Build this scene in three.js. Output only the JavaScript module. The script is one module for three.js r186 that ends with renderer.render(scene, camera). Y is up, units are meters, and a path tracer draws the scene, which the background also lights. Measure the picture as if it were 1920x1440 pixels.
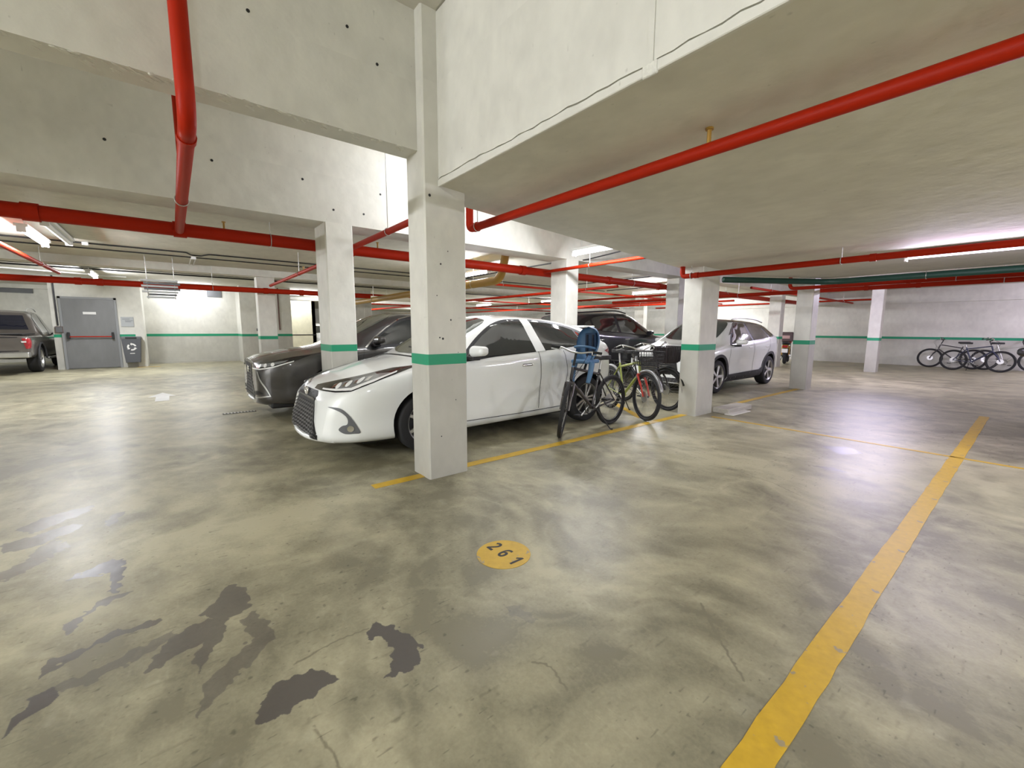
import * as THREE from 'three';
import { RoundedBoxGeometry } from 'three/addons/geometries/RoundedBoxGeometry.js';
import { mergeGeometries, mergeVertices, toCreasedNormals } from 'three/addons/utils/BufferGeometryUtils.js';
import { TessellateModifier } from 'three/addons/modifiers/TessellateModifier.js';
import { RectAreaLightUniformsLib } from 'three/addons/lights/RectAreaLightUniformsLib.js';
import { FontLoader } from 'three/addons/loaders/FontLoader.js';
import { TextGeometry } from 'three/addons/geometries/TextGeometry.js';
import { Brush, Evaluator, SUBTRACTION } from 'three-bvh-csg';
import { MeshBVH } from 'three-mesh-bvh';

// ---------------------------------------------------------------- camera, exposure
const scene = new THREE.Scene();
scene.background = new THREE.Color(0x000000);
const camera = new THREE.PerspectiveCamera(84.77, 4 / 3, 0.05, 120);
{
  const R = Math.PI / 180, yaw = 38.725 * R, pitch = 7.371 * R, roll = 0.241 * R;
  const f = new THREE.Vector3(Math.sin(yaw) * Math.cos(pitch), -Math.sin(pitch), -Math.cos(yaw) * Math.cos(pitch));
  const r = new THREE.Vector3(Math.cos(yaw), 0, Math.sin(yaw));
  const u = new THREE.Vector3().crossVectors(r, f);
  camera.position.set(0, 1.3, 0);
  camera.up.copy(u).multiplyScalar(Math.cos(roll)).addScaledVector(r, -Math.sin(roll));
  camera.lookAt(f.add(camera.position));
}
const renderer = new THREE.WebGLRenderer({ antialias: true });
renderer.toneMapping = THREE.LinearToneMapping;
renderer.toneMappingExposure = 1.42;
renderer.shadowMap.enabled = true;
renderer.shadowMap.type = THREE.PCFSoftShadowMap;
RectAreaLightUniformsLib.init();
const LAMP = 105.0;                                // radiance of the tube fittings' area lights
const GLOW = 7.0;                                // what the eye sees of a lit tube
const WHITE_LAMP = [0.985, 1.0, 1.06], COOL_LAMP = [0.90, 0.82, 1.12];

// ---------------------------------------------------------------- random numbers and noise
function rng(seed) { let s = seed >>> 0; return () => { s = (s + 0x6D2B79F5) | 0; let t = Math.imul(s ^ (s >>> 15), 1 | s); t = (t + Math.imul(t ^ (t >>> 7), 61 | t)) ^ t; return ((t ^ (t >>> 14)) >>> 0) / 4294967296; }; }
function h2(x, y) { let n = Math.imul(x, 374761393) + Math.imul(y, 668265263) | 0; n = Math.imul(n ^ (n >>> 13), 1274126177); return ((n ^ (n >>> 16)) >>> 0) / 4294967296; }
function vn(x, y, per = 0) {
  let xi = Math.floor(x), yi = Math.floor(y); const fx = x - xi, fy = y - yi, u = fx * fx * (3 - 2 * fx), v = fy * fy * (3 - 2 * fy);
  let x1 = xi + 1, y1 = yi + 1;
  if (per) { xi = ((xi % per) + per) % per; x1 = ((x1 % per) + per) % per; yi = ((yi % per) + per) % per; y1 = ((y1 % per) + per) % per; }
  const a = h2(xi, yi), b = h2(x1, yi), c = h2(xi, y1), d = h2(x1, y1);
  return a + (b - a) * u + (c - a) * v + (a - b - c + d) * u * v;
}
function fbm(x, y, o, per = 0) { let s = 0, a = 0.5, t = 0; for (let i = 0; i < o; i++) { s += a * vn(x, y, per); t += a; a *= 0.5; x = x * 2 + 17; y = y * 2 + 31; per *= 2; } return s / t; }
const sm = (a, b, x) => { const t = Math.min(1, Math.max(0, (x - a) / (b - a))); return t * t * (3 - 2 * t); };
const s8 = v => Math.max(0, Math.min(255, Math.round(255 * (v <= 0.0031308 ? 12.92 * v : 1.055 * Math.pow(v, 1 / 2.4) - 0.055))));
function dataTex(w, h, fn, srgb) {
  const d = new Uint8Array(w * h * 4);
  for (let j = 0; j < h; j++) for (let i = 0; i < w; i++) { const c = fn(i, j), k = (j * w + i) * 4; d[k] = c[0]; d[k + 1] = c[1]; d[k + 2] = c[2]; d[k + 3] = 255; }
  const t = new THREE.DataTexture(d, w, h); t.wrapS = t.wrapT = THREE.RepeatWrapping; t.magFilter = THREE.LinearFilter; t.minFilter = THREE.LinearMipmapLinearFilter; t.generateMipmaps = true;
  if (srgb) t.colorSpace = THREE.SRGBColorSpace;
  t.needsUpdate = true; return t;
}
const lin = (r, g, b) => new THREE.Color().setRGB(r, g, b);
const std = (c, rough, extra = {}) => new THREE.MeshStandardMaterial({ color: c, roughness: rough, ...extra });
const phys = (c, rough, extra = {}) => new THREE.MeshPhysicalMaterial({ color: c, roughness: rough, ...extra });

// ---------------------------------------------------------------- naming and grouping
const taken = {};
function numbered(n) { const k = taken[n] = (taken[n] ?? -1) + 1; return k ? `${n}_${String(k).padStart(3, '0')}` : n; }
function shade(o) { o.traverse(m => { if (m.isMesh) { m.castShadow = true; m.receiveShadow = true; } }); return o; }
function thing(name, label, category, [x, y, z] = [0, 0, 0], turn = 0, group) {
  const o = new THREE.Group(); o.name = numbered(name); scene.add(o); o.position.set(x, y, z); o.rotation.y = turn;
  o.userData = { label, category }; if (group) o.userData.group = group; return o;
}
function mesh(name, geo, mat, parent) { const m = new THREE.Mesh(Array.isArray(geo) ? merge(geo) : geo, mat); m.name = name; m.castShadow = m.receiveShadow = true; if (parent) parent.add(m); return m; }
function one(name, geo, mat, label, category, group, kind) { const m = mesh(numbered(name), geo, mat, scene); m.userData = { label, category }; if (group) m.userData.group = group; if (kind) m.userData.kind = kind; return m; }
function struct(name, geo, mat, label) { const m = mesh(name, geo, mat, scene); m.userData = { kind: 'structure', label, category: 'structure' }; return m; }
function structGroup(name, label) { const g = new THREE.Group(); g.name = name; g.userData = { kind: 'structure', label, category: 'structure' }; scene.add(g); return g; }
function part(name, geo, mat, parent) { return mesh(name, geo, mat, parent); }
function merge(list) {
  const out = list.map(g => { g = g.index ? g.toNonIndexed() : g.clone(); for (const k of Object.keys(g.attributes)) if (!['position', 'normal', 'uv'].includes(k)) g.deleteAttribute(k); if (!g.attributes.uv) g.setAttribute('uv', new THREE.BufferAttribute(new Float32Array(g.attributes.position.count * 2), 2)); if (!g.attributes.normal) g.computeVertexNormals(); g.clearGroups(); return g; });
  return out.length === 1 ? out[0] : mergeGeometries(out);
}
// ---------------------------------------------------------------- shapes
const V = (x, y, z) => new THREE.Vector3(x, y, z);
function metreUV(g) {                                            // uv in metres by the main direction of each face
  if (g.index) g = g.toNonIndexed();
  const p = g.attributes.position, n = p.count, uv = new Float32Array(n * 2), a = V(), b = V(), c = V(), e = V();
  for (let i = 0; i < n; i += 3) {
    a.fromBufferAttribute(p, i); b.fromBufferAttribute(p, i + 1); c.fromBufferAttribute(p, i + 2);
    e.copy(b).sub(a).cross(c.clone().sub(a)); const ax = Math.abs(e.x), ay = Math.abs(e.y), az = Math.abs(e.z);
    [a, b, c].forEach((q, k) => { let u, v; if (ay >= ax && ay >= az) { u = q.x; v = q.z; } else if (ax >= az) { u = q.z; v = q.y; } else { u = q.x; v = q.y; } uv[(i + k) * 2] = u; uv[(i + k) * 2 + 1] = v; });
  }
  g.setAttribute('uv', new THREE.BufferAttribute(uv, 2)); return g;
}
function bx(x0, x1, y0, y1, z0, z1) { const g = new THREE.BoxGeometry(x1 - x0, y1 - y0, z1 - z0); g.translate((x0 + x1) / 2, (y0 + y1) / 2, (z0 + z1) / 2); return metreUV(g); }
function rbx(x0, x1, y0, y1, z0, z1, r = 0.01, s = 2) { const g = new RoundedBoxGeometry(x1 - x0, y1 - y0, z1 - z0, s, Math.min(r, (x1 - x0) / 2.01, (y1 - y0) / 2.01, (z1 - z0) / 2.01)); g.translate((x0 + x1) / 2, (y0 + y1) / 2, (z0 + z1) / 2); return g; }
function rod(a, b, r, seg = 10, r2 = r) {                         // straight round bar
  a = Array.isArray(a) ? V(...a) : a; b = Array.isArray(b) ? V(...b) : b; const d = b.clone().sub(a), L = d.length();
  const g = new THREE.CylinderGeometry(r2, r, L, seg, 1); g.translate(0, L / 2, 0);
  g.applyQuaternion(new THREE.Quaternion().setFromUnitVectors(V(0, 1, 0), d.normalize())); g.translate(a.x, a.y, a.z); return g;
}
function bend(pts, r, corner, seg = 12) {                         // pipe with rounded elbows
  const path = new THREE.CurvePath(), P = pts.map(p => V(...p)); let last = P[0];
  for (let i = 1; i < P.length; i++) {
    if (i === P.length - 1) { path.add(new THREE.LineCurve3(last, P[i])); break; }
    const d1 = P[i - 1].clone().sub(P[i]).normalize(), d2 = P[i + 1].clone().sub(P[i]).normalize();
    const a = P[i].clone().addScaledVector(d1, corner), b = P[i].clone().addScaledVector(d2, corner);
    path.add(new THREE.LineCurve3(last, a)); path.add(new THREE.QuadraticBezierCurve3(a, P[i], b)); last = b;
  }
  const pp = []; for (const c of path.curves) { const n = c.isLineCurve3 ? 1 : 6; for (let k = 0; k < n; k++) pp.push(c.getPoint(k / n)); } pp.push(P[P.length - 1]);
  return sweep(pp, r, seg);
}
function sweep(pp, r, seg = 8, closed = false) {                  // tube through a list of points, capped
  pp = pp.map(p => Array.isArray(p) ? V(...p) : p).filter((p, i, a) => !i || p.distanceTo(a[i - 1]) > 1e-5);
  const n = pp.length, pos = [], idx = []; let nrm = null, prevT = null;
  for (let i = 0; i < n; i++) {
    const t = (i === 0 ? (closed ? pp[1].clone().sub(pp[n - 1]) : pp[1].clone().sub(pp[0])) : i === n - 1 ? (closed ? pp[0].clone().sub(pp[n - 2]) : pp[n - 1].clone().sub(pp[n - 2])) : pp[i + 1].clone().sub(pp[i - 1])).normalize();
    if (!nrm) { nrm = Math.abs(t.y) < 0.9 ? V(0, 1, 0) : V(1, 0, 0); } else { nrm.applyQuaternion(new THREE.Quaternion().setFromUnitVectors(prevT, t)); }
    nrm.addScaledVector(t, -nrm.dot(t)).normalize(); prevT = t; const bi = V().crossVectors(t, nrm), rr = typeof r === 'function' ? r(i / (n - 1)) : r;
    for (let k = 0; k < seg; k++) { const a = k / seg * Math.PI * 2; const q = pp[i].clone().addScaledVector(nrm, Math.cos(a) * rr).addScaledVector(bi, Math.sin(a) * rr); pos.push(q.x, q.y, q.z); }
  }
  const m = closed ? n : n - 1;
  for (let i = 0; i < m; i++) for (let k = 0; k < seg; k++) { const a = i * seg + k, b = i * seg + (k + 1) % seg, i2 = (i + 1) % n, c = i2 * seg + k, d = i2 * seg + (k + 1) % seg; idx.push(a, b, c, b, d, c); }
  if (!closed) { const c0 = pos.length / 3; pos.push(pp[0].x, pp[0].y, pp[0].z, pp[n - 1].x, pp[n - 1].y, pp[n - 1].z); for (let k = 0; k < seg; k++) { idx.push(c0, (k + 1) % seg, k, c0 + 1, (n - 1) * seg + k, (n - 1) * seg + (k + 1) % seg); } }
  const g = new THREE.BufferGeometry(); g.setAttribute('position', new THREE.Float32BufferAttribute(pos, 3)); g.setIndex(idx); g.computeVertexNormals(); return g;
}
function curve(pts, n = 24, closed = false, tension = 0.5) { return new THREE.CatmullRomCurve3(pts.map(p => V(...p)), closed, 'catmullrom', tension).getPoints(n); }
function slab(pts, y0, y1) {                                      // polygon in x,z raised from y0 to y1
  const s = new THREE.Shape(pts.map(p => new THREE.Vector2(p[0], -p[1]))); const g = new THREE.ExtrudeGeometry(s, { depth: y1 - y0, bevelEnabled: false }); g.rotateX(-Math.PI / 2); g.translate(0, y0, 0); return g;
}
// ---------------------------------------------------------------- materials
const noiseTile = dataTex(512, 512, (i, j) => { const v = fbm(i / 64, j / 64, 6, 8) * 255; return [v, v, v]; });
const fineBump = noiseTile.clone(); fineBump.repeat.set(1.2, 1.2); fineBump.needsUpdate = true;
// painted concrete: faint roller mottling and small scuffs
const paintTile = dataTex(1024, 1024, (i, j) => {
  const u = i / 1024, v = j / 1024; let t = 0.93 + 0.10 * (fbm(u * 6, v * 6, 5, 6) - 0.5) + 0.06 * (fbm(u * 40, v * 24, 3, 40) - 0.5);
  const sc = vn(u * 90, v * 60, 0); if (sc > 0.965) t -= 0.10 * (sc - 0.965) / 0.035;
  const q = Math.min(255, t * 255); return [q, q, q * 0.992];
}, true);
paintTile.repeat.set(0.31, 0.31);
const PAINT = std(lin(0.80, 0.79, 0.73), 0.62, { map: paintTile, bumpMap: fineBump, bumpScale: 0.003 });
const CEIL = std(lin(0.76, 0.735, 0.655), 0.8, { map: paintTile, bumpMap: fineBump, bumpScale: 0.004 });
const GREY = std(lin(0.58, 0.57, 0.52), 0.5, { map: paintTile, bumpMap: fineBump, bumpScale: 0.003 });
const GREEN = std(lin(0.008, 0.29, 0.145), 0.5, { bumpMap: fineBump, bumpScale: 0.002 });
const CREAM = std(lin(0.78, 0.74, 0.56), 0.7, { map: paintTile });
const DOORGREY = std(lin(0.25, 0.26, 0.265), 0.45);
const RED = phys(lin(0.37, 0.017, 0.003), 0.48, { specularIntensity: 0.25 });
const OCHRE = std(lin(0.40, 0.23, 0.035), 0.45);
const STEEL = std(lin(0.55, 0.55, 0.53), 0.35, { metalness: 0.9 });
const CHROME = std(lin(0.8, 0.8, 0.8), 0.12, { metalness: 1 });
const DARKMETAL = std(lin(0.03, 0.03, 0.032), 0.4, { metalness: 0.4 });
const CABLE = std(lin(0.012, 0.012, 0.014), 0.6);
const BLACK = std(lin(0.012, 0.012, 0.013), 0.55);
const RUBBER = std(lin(0.016, 0.016, 0.017), 0.8, { bumpMap: fineBump, bumpScale: 0.002 });
const GLOSSBLACK = phys(lin(0.01, 0.01, 0.011), 0.2, { clearcoat: 1, clearcoatRoughness: 0.05 });
const GLASSDARK = phys(lin(0.022, 0.025, 0.026), 0.06, { clearcoat: 1, clearcoatRoughness: 0.02 });
const GLASSTEAL = phys(lin(0.05, 0.065, 0.06), 0.06, { clearcoat: 1, clearcoatRoughness: 0.02 });
const LAMPGLASS = phys(lin(0.20, 0.205, 0.205), 0.3, { clearcoat: 1, clearcoatRoughness: 0.05 });
const REDGLASS = phys(lin(0.33, 0.012, 0.02), 0.12, { clearcoat: 1 });
const WHITEPLASTIC = std(lin(0.75, 0.75, 0.73), 0.4);
const GREYPLASTIC = std(lin(0.12, 0.125, 0.13), 0.5);

// ---------------------------------------------------------------- floor: polished concrete
const stains = [   // outlines of the wet and oily marks, metres on the floor
  [[-.53, -1.96], [-.49, -2.10], [-.43, -2.12], [-.42, -2.07], [-.45, -2.00], [-.50, -1.97], [-.53, -1.93]],
  [[-.44, -2.11], [-.36, -2.13], [-.24, -2.17], [-.09, -2.22], [-.08, -2.17], [-.22, -2.10], [-.35, -2.06], [-.41, -2.06]],
  [[-.50, -2.27], [-.47, -2.31], [-.38, -2.31], [-.29, -2.38], [-.25, -2.35], [-.14, -2.36], [-.13, -2.32], [-.23, -2.32], [-.35, -2.30], [-.44, -2.25], [-.49, -2.21]],
  [[-.49, -2.58], [-.44, -2.57], [-.40, -2.65], [-.35, -2.72], [-.25, -2.71], [-.29, -2.67], [-.36, -2.63], [-.40, -2.60], [-.42, -2.55], [-.41, -2.50], [-.45, -2.47]],
  [[-.52, -3.04], [-.47, -3.09], [-.37, -3.15], [-.30, -3.09], [-.31, -2.94], [-.31, -2.73], [-.35, -2.76], [-.36, -2.98], [-.41, -2.99], [-.48, -3.01]],
  [[0, -2.26], [.05, -2.34], [.12, -2.46], [.18, -2.39], [.20, -2.20], [.15, -2.16], [.08, -2.17]],
  [[.03, -2.22], [.09, -2.18], [.07, -2.03], [.03, -1.99], [0, -1.92], [-.03, -1.87], [-.03, -1.97], [.01, -2.06], [-.09, -2.05], [-.17, -1.99], [-.18, -2.03], [-.09, -2.18]],
  [[.14, -2.11], [.20, -2.15], [.24, -2.03], [.23, -1.91], [.18, -1.83], [.10, -1.78], [.06, -1.72], [.01, -1.69], [-.04, -1.63], [-.01, -1.72], [-.01, -1.79], [.07, -1.87], [.16, -1.95]],
  [[.11, -1.54], [.16, -1.58], [.20, -1.64], [.31, -1.61], [.38, -1.57], [.38, -1.52], [.31, -1.49], [.25, -1.50], [.17, -1.47], [.12, -1.47]],
  [[.57, -1.69], [.61, -1.73], [.66, -1.66], [.68, -1.59], [.71, -1.55], [.70, -1.46], [.67, -1.40], [.61, -1.37], [.56, -1.40], [.51, -1.41], [.57, -1.45], [.60, -1.52], [.59, -1.61], [.56, -1.65]],
  [[1.13, -1.46], [1.19, -1.42], [1.19, -1.29], [1.14, -1.30], [1.11, -1.38]],
  [[-.89, -4.03], [-.79, -4.16], [-.65, -4.23], [-.54, -4.25], [-.57, -4.11], [-.67, -4.02], [-.79, -3.87]],
  [[-.91, -3.79], [-.74, -3.85], [-.62, -3.92], [-.56, -3.86], [-.61, -3.74], [-.73, -3.65], [-.88, -3.62]],
  [[-.72, -3.58], [-.67, -3.69], [-.58, -3.53], [-.64, -3.39], [-.71, -3.29], [-.79, -3.21], [-.82, -3.34], [-.74, -3.44]],
  [[-.45, -3.76], [-.43, -3.95], [-.36, -3.97], [-.38, -3.85], [-.42, -3.70]],
  [[5.67, -1.43], [5.86, -1.23], [5.67, -1.06], [5.43, -1.20]], [[4.76, -1.27], [4.85, -1.12], [4.78, -.98], [4.72, -1.11]],
].map((p, i) => ({ p, s: [1, .55, .8, .8, 1, .75, .75, .6, .95, 1, .35, .7, .7, .6, .7, .9, .6][i], b: [Math.min(...p.map(q => q[0])) - .05, Math.max(...p.map(q => q[0])) + .05, Math.min(...p.map(q => q[1])) - .05, Math.max(...p.map(q => q[1])) + .05] }));
function inside(p, x, z) { let c = false; for (let i = 0, j = p.length - 1; i < p.length; j = i++) if ((p[i][1] > z) !== (p[j][1] > z) && x < (p[j][0] - p[i][0]) * (z - p[i][1]) / (p[j][1] - p[i][1]) + p[i][0]) c = !c; return c; }
function wet(x, z) {
  let best = 0;
  for (const s of stains) { if (x < s.b[0] || x > s.b[1] || z < s.b[2] || z > s.b[3]) continue; const wx = x + (vn(x * 38, z * 38) - .5) * .035, wz = z + (vn(x * 38 + 9, z * 38 + 5) - .5) * .035; if (inside(s.p, wx, wz)) best = Math.max(best, s.s); }
  return best;
}
const cracks = [[[1.88, -.89], [1.73, -.74], [1.57, -.56]], [[.27, -1.69], [.42, -1.72], [.57, -1.71]], [[.26, -1.35], [.28, -1.27], [.29, -1.17]], [[1.01, -1.12], [1.05, -1.06], [1.02, -.95]], [[3.98, -1.54], [3.94, -1.31], [3.79, -1.06]], [[3.81, -.67], [3.77, -.43], [3.7, -.35]]];
function crack(x, z) {
  const wx = x + .012 * (vn(x * 60, z * 60) - .5), wz = z + .012 * (vn(x * 60 + 5, z * 60 + 8) - .5); let m = 0;
  for (const c of cracks) for (let i = 0; i < c.length - 1; i++) { const [ax, az] = c[i], [bx, bz] = c[i + 1]; if (x < Math.min(ax, bx) - .03 || x > Math.max(ax, bx) + .03 || z < Math.min(az, bz) - .03 || z > Math.max(az, bz) + .03) continue; const dx = bx - ax, dz = bz - az, t = Math.max(0, Math.min(1, ((wx - ax) * dx + (wz - az) * dz) / (dx * dx + dz * dz))), d = Math.hypot(wx - ax - t * dx, wz - az - t * dz); m = Math.max(m, 1 - sm(.002, .006, d)); }
  return m;
}
const floorRGB = [0, 0, 0, 0];
function floorAt(x, z, detail) {
  const wx = x + 0.35 * (vn(x * 1.3, z * 1.3) - .5), wz = z + 0.35 * (vn(x * 1.3 + 7, z * 1.3 + 3) - .5);
  const big = fbm(wx * .55 + 3, wz * .55, 3), mid = fbm(wx * 3.1, wz * 3.1 + 11, 4), cloud = fbm(wx * 9 + 5, wz * 6, 3);
  const vein = Math.abs(fbm(wx * 2.1 + 30, wz * 2.1, 4) - .5) * 2; let t = 0.5 + (big - .5) * .9 + (mid - .5) * 1.25 + (cloud - .5) * .8 + (vein < .12 ? (.12 - vein) * 1.6 : 0);
  let spk = 0, pale = 0;
  if (detail > 0) {
    const g = vn(x * 240, z * 240); t += (g - .5) * .16 * detail; const g2 = vn(x * 90 + 4 * mid, z * 90); t += (g2 - .5) * .16 * detail;
    const sw = vn(x * 22 + 6 * mid, z * 60 + 9 * big); if (sw > .84) t -= (sw - .84) * 1.6 * detail;             // trowel marks
    const sw2 = vn(x * 70 - 5 * mid, z * 19 + 7 * big); if (sw2 > .86) t += (sw2 - .86) * 1.2 * detail;
    const d1 = vn(x * 46 + 2, z * 46); if (d1 > .975) spk = sm(.975, .998, d1) * .55;                              // black specks
    const d2 = vn(x * 30 + 40 + 4 * mid, z * 95); const m2 = vn(x * .9 + 20, z * .9); if (d2 > .9 && m2 > .5) spk = Math.max(spk, sm(.9, .97, d2) * .38);   // tyre scuffs
    const p1 = vn(x * 12 + 70, z * 12); if (p1 > .9) pale = sm(.9, .98, p1) * .25;
  }
  if (detail > 0) t -= crack(x, z) * .55;
  t = Math.max(0, Math.min(1, t));
  let r = .180 + .240 * t, g = .165 + .223 * t, b = .106 + .152 * t;
  r += pale * .12; g += pale * .12; b += pale * .11;
  r *= 1 - spk; g *= 1 - spk; b *= 1 - spk;
  let ro = .41 + .13 * (mid - .5) + .16 * (1 - t) * .5 + (cloud - .5) * .10 + spk * .2;
  const w = detail > 0 ? wet(x, z) : 0;
  if (w) { r = r * (1 - w) + w * (.078 + .015 * mid); g = g * (1 - w) + w * (.068 + .015 * mid); b = b * (1 - w) + w * (.060 + .015 * mid); ro = ro * (1 - w) + w * .34; }
  floorRGB[0] = r; floorRGB[1] = g; floorRGB[2] = b; floorRGB[3] = ro; return floorRGB;
}
function floorMat(x0, z0, size, px, detail) {
  const col = new Uint8Array(px * px * 4), rg = new Uint8Array(px * px * 4);
  for (let j = 0; j < px; j++) for (let i = 0; i < px; i++) {
    const c = floorAt(x0 + (i + .5) / px * size, z0 + (j + .5) / px * size, detail), k = (j * px + i) * 4;
    col[k] = s8(c[0]); col[k + 1] = s8(c[1]); col[k + 2] = s8(c[2]); col[k + 3] = 255;
    const q = Math.max(20, Math.min(255, c[3] * 255)); rg[k] = rg[k + 1] = rg[k + 2] = q; rg[k + 3] = 255;
  }
  const mk = (d, srgb) => { const t = new THREE.DataTexture(d, px, px); t.wrapS = t.wrapT = THREE.ClampToEdgeWrapping; t.magFilter = THREE.LinearFilter; t.minFilter = THREE.LinearMipmapLinearFilter; t.generateMipmaps = true; if (srgb) t.colorSpace = THREE.SRGBColorSpace; t.repeat.set(1 / size, 1 / size); t.offset.set(-x0 / size, -z0 / size); t.needsUpdate = true; return t; };
  const bm = noiseTile.clone(); bm.repeat.set(.7, .7); bm.needsUpdate = true;
  return new THREE.MeshPhysicalMaterial({ color: 0xffffff, map: mk(col, true), roughness: 1, roughnessMap: mk(rg), bumpMap: bm, bumpScale: 0.0035, clearcoat: 0.12, clearcoatRoughness: 0.28 });
}
function ring(ox0, ox1, oz0, oz1, ix0, ix1, iz0, iz1) {
  return [[ox0, ix0, oz0, oz1], [ix1, ox1, oz0, oz1], [ix0, ix1, oz0, iz0], [ix0, ix1, iz1, oz1]].filter(r => r[1] > r[0] && r[3] > r[2]).map(r => bx(r[0], r[1], -.2, 0, r[2], r[3]));
}
const floor = structGroup('floor', 'polished grey-brown concrete garage floor with wet marks and scuffs');
part('floor_slab', bx(-2.5, 4.5, -.2, 0, -5.5, 1.5), floorMat(-2.5, -5.5, 7, 2048, 1), floor);
part('floor_slab', ring(-6, 14, -15, 5, -2.5, 4.5, -5.5, 1.5), floorMat(-6, -15, 20, 2048, .8), floor);
part('floor_slab', ring(-9.2, 22.3, -37, 7.2, -6, 14, -15, 5), floorMat(-16, -37, 46, 1024, 0), floor);

// ---------------------------------------------------------------- shell: walls, ceilings, beams
const HB = 3.75, HC = 2.9;                                        // ceiling over the near bays / elsewhere
struct('ceiling', [bx(-9.2, 9.4, HB, HB + .25, -6.35, 7.2)], CEIL, 'high painted concrete ceiling over the nearest bays');
struct('ceiling_far', [bx(-9.2, 22.3, HC, HC + .2, -37, -6.1), bx(9.15, 22.3, HC, HC + .2, -6.1, 7.2)], CEIL, 'lower painted concrete ceiling beyond the beams');
struct('ceiling_step', [bx(9.15, 9.4, HC, HB, -6.1, 7.2)], CEIL, 'step between the high and the lower ceiling');
// sloping low slab on the right, underside 2.46 m falling to 2.22 m
{
  const under = x => x < 6.2 ? 2.46 + (2.22 - 2.46) * (x - 1.8) / 4.4 : 2.22;
  const plan = [[1.8, -3.5], [6.2, -3.5], [7.3, -3.45], [9.1, -2.5], [9.1, 7], [6.2, 7], [1.8, 7]];
  const g = slab(plan, 0, 1.3), p = g.attributes.position;
  for (let i = 0; i < p.count; i++) { const x = p.getX(i), top = p.getY(i) > .6; p.setY(i, top ? HB : under(x)); }
  g.computeVertexNormals();
  const s = structGroup('ceiling_ramp', 'low sloping slab with a long painted side face');
  part('slab', metreUV(toCreasedNormals(g, .3)), CEIL, s);
  const r = rng(5), lip = []; let x = 0;                          // plaster lip with a ragged crack above it along the side face
  const sh = new THREE.Shape(); sh.moveTo(-3.19, 2.455); sh.lineTo(7, 2.455); const ups = []; for (let z = 7; z > -3.2; z -= .07) ups.push([z, 2.505 + .012 * (r() - .5) + .012 * Math.sin(z * 1.1)]); ups.forEach(q => sh.lineTo(q[0], q[1])); sh.lineTo(-3.19, 2.50);
  const lg = new THREE.ExtrudeGeometry(sh, { depth: .016, bevelEnabled: true, bevelThickness: .004, bevelSize: .004, bevelSegments: 1 }); lg.rotateY(-Math.PI / 2); lg.translate(1.798, 0, 0);
  part('lip', lg, PAINT, s);
  const face = new THREE.Shape(); face.moveTo(-3.19, 2.513); [...ups].reverse().forEach(q => face.lineTo(q[0], q[1] + .010 + .006 * r())); face.lineTo(7, 3.74); face.lineTo(-3.19, 3.74);
  const fg = new THREE.ExtrudeGeometry(face, { depth: .014, bevelEnabled: false }); fg.rotateY(-Math.PI / 2); fg.translate(1.798, 0, 0);
  part('render_coat', metreUV(fg), PAINT, s);
  part('joint', [bx(1.777, 1.786, 2.47, 3.74, -1.245, -1.215), rbx(1.772, 1.79, 2.44, 2.50, -1.27, -1.19, .01)], PAINT, s);
}
// near beam: thin deep beam left of the nearest pillar, with a broken lower edge and tie holes
{
  const b = structGroup('ceiling_beam', 'deep painted beam running left from the nearest pillar, with tie holes and a rough underside');
  part('beam', bx(-9, 1.66, 2.725, HB, -3.5, -3.29), PAINT, b);
  const r = rng(11), chips = [];
  for (let i = 0; i < 90; i++) { const x = -1.2 + 2.8 * r(), w = .02 + .06 * r() * r(), z = -3.30 - .16 * r() * r(); const g = new THREE.IcosahedronGeometry(1, 0); g.scale(w, .006 + .006 * r(), .008 + .018 * r()); g.rotateY(r() * 1); g.translate(x, 2.726 , z); chips.push(g); }
  part('plaster_crumbs', chips, PAINT, b).userData.kind = 'stuff';
  for (const [x, y] of [[.52, 3.26], [1.13, 3.42], [1.34, 3.25], [-.35, 3.25]]) { const g = new THREE.CylinderGeometry(.011, .011, .004, 10); g.rotateX(Math.PI / 2); g.translate(x, y, -3.289); part('tie_hole', g, BLACK, b); }
}
{
  const b = structGroup('ceiling_beam_row', 'long painted beam over the second row of pillars, with a row of tie holes');
  part('beam', bx(-9, 22, 2.655, HB, -6.35, -5.86), PAINT, b);
  for (const [x, y] of [[-.37, 3.11], [.48, 3.12], [1.39, 3.12], [2.37, 3.13], [1.74, 2.82], [2.13, 2.83]]) { const g = new THREE.CylinderGeometry(.014, .014, .004, 10); g.rotateX(Math.PI / 2); g.translate(x, y, -5.859); part('tie_hole', g, BLACK, b); }
}
struct('ceiling_beam_back', [bx(-9, 22, 2.72, HC + .01, -14.1, -13.6), bx(-9, 22, 2.75, HC + .01, -24.2, -23.8)], PAINT, 'shallow beams across the far bays');
// walls: white above, green stripe, grey below
function wall(name, label, x0, x1, z0, z1, h, axis, dir, m = PAINT, low = GREY) {   // axis: which way the wall runs; dir: which way it faces
  const g = structGroup(name, label);
  part('upper_paint', bx(x0, x1, 1.09, h, z0, z1), m, g); part('lower_paint', bx(x0, x1, 0, 1.0, z0, z1), low, g);
  const e = .003; part('stripe', axis === 'x' ? bx(x0, x1, 1.0, 1.09, z0 - (dir < 0 ? e : 0), z1 + (dir > 0 ? e : 0)) : bx(x0 - (dir < 0 ? e : 0), x1 + (dir > 0 ? e : 0), 1.0, 1.09, z0, z1), GREEN, g);
  return g;
}
wall('wall_right', 'long concrete wall with green stripe behind the parked bicycles', 22, 22.3, -37, 7, HC, 'z', -1);
part('ledge', [bx(21.93, 22, 2.36, 2.42, -37, 7)], PAINT, scene.getObjectByName('wall_right'));
wall('wall_behind', 'wall closing the garage behind the viewpoint', -9, 22, 7, 7.2, HB, 'x', -1);
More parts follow.
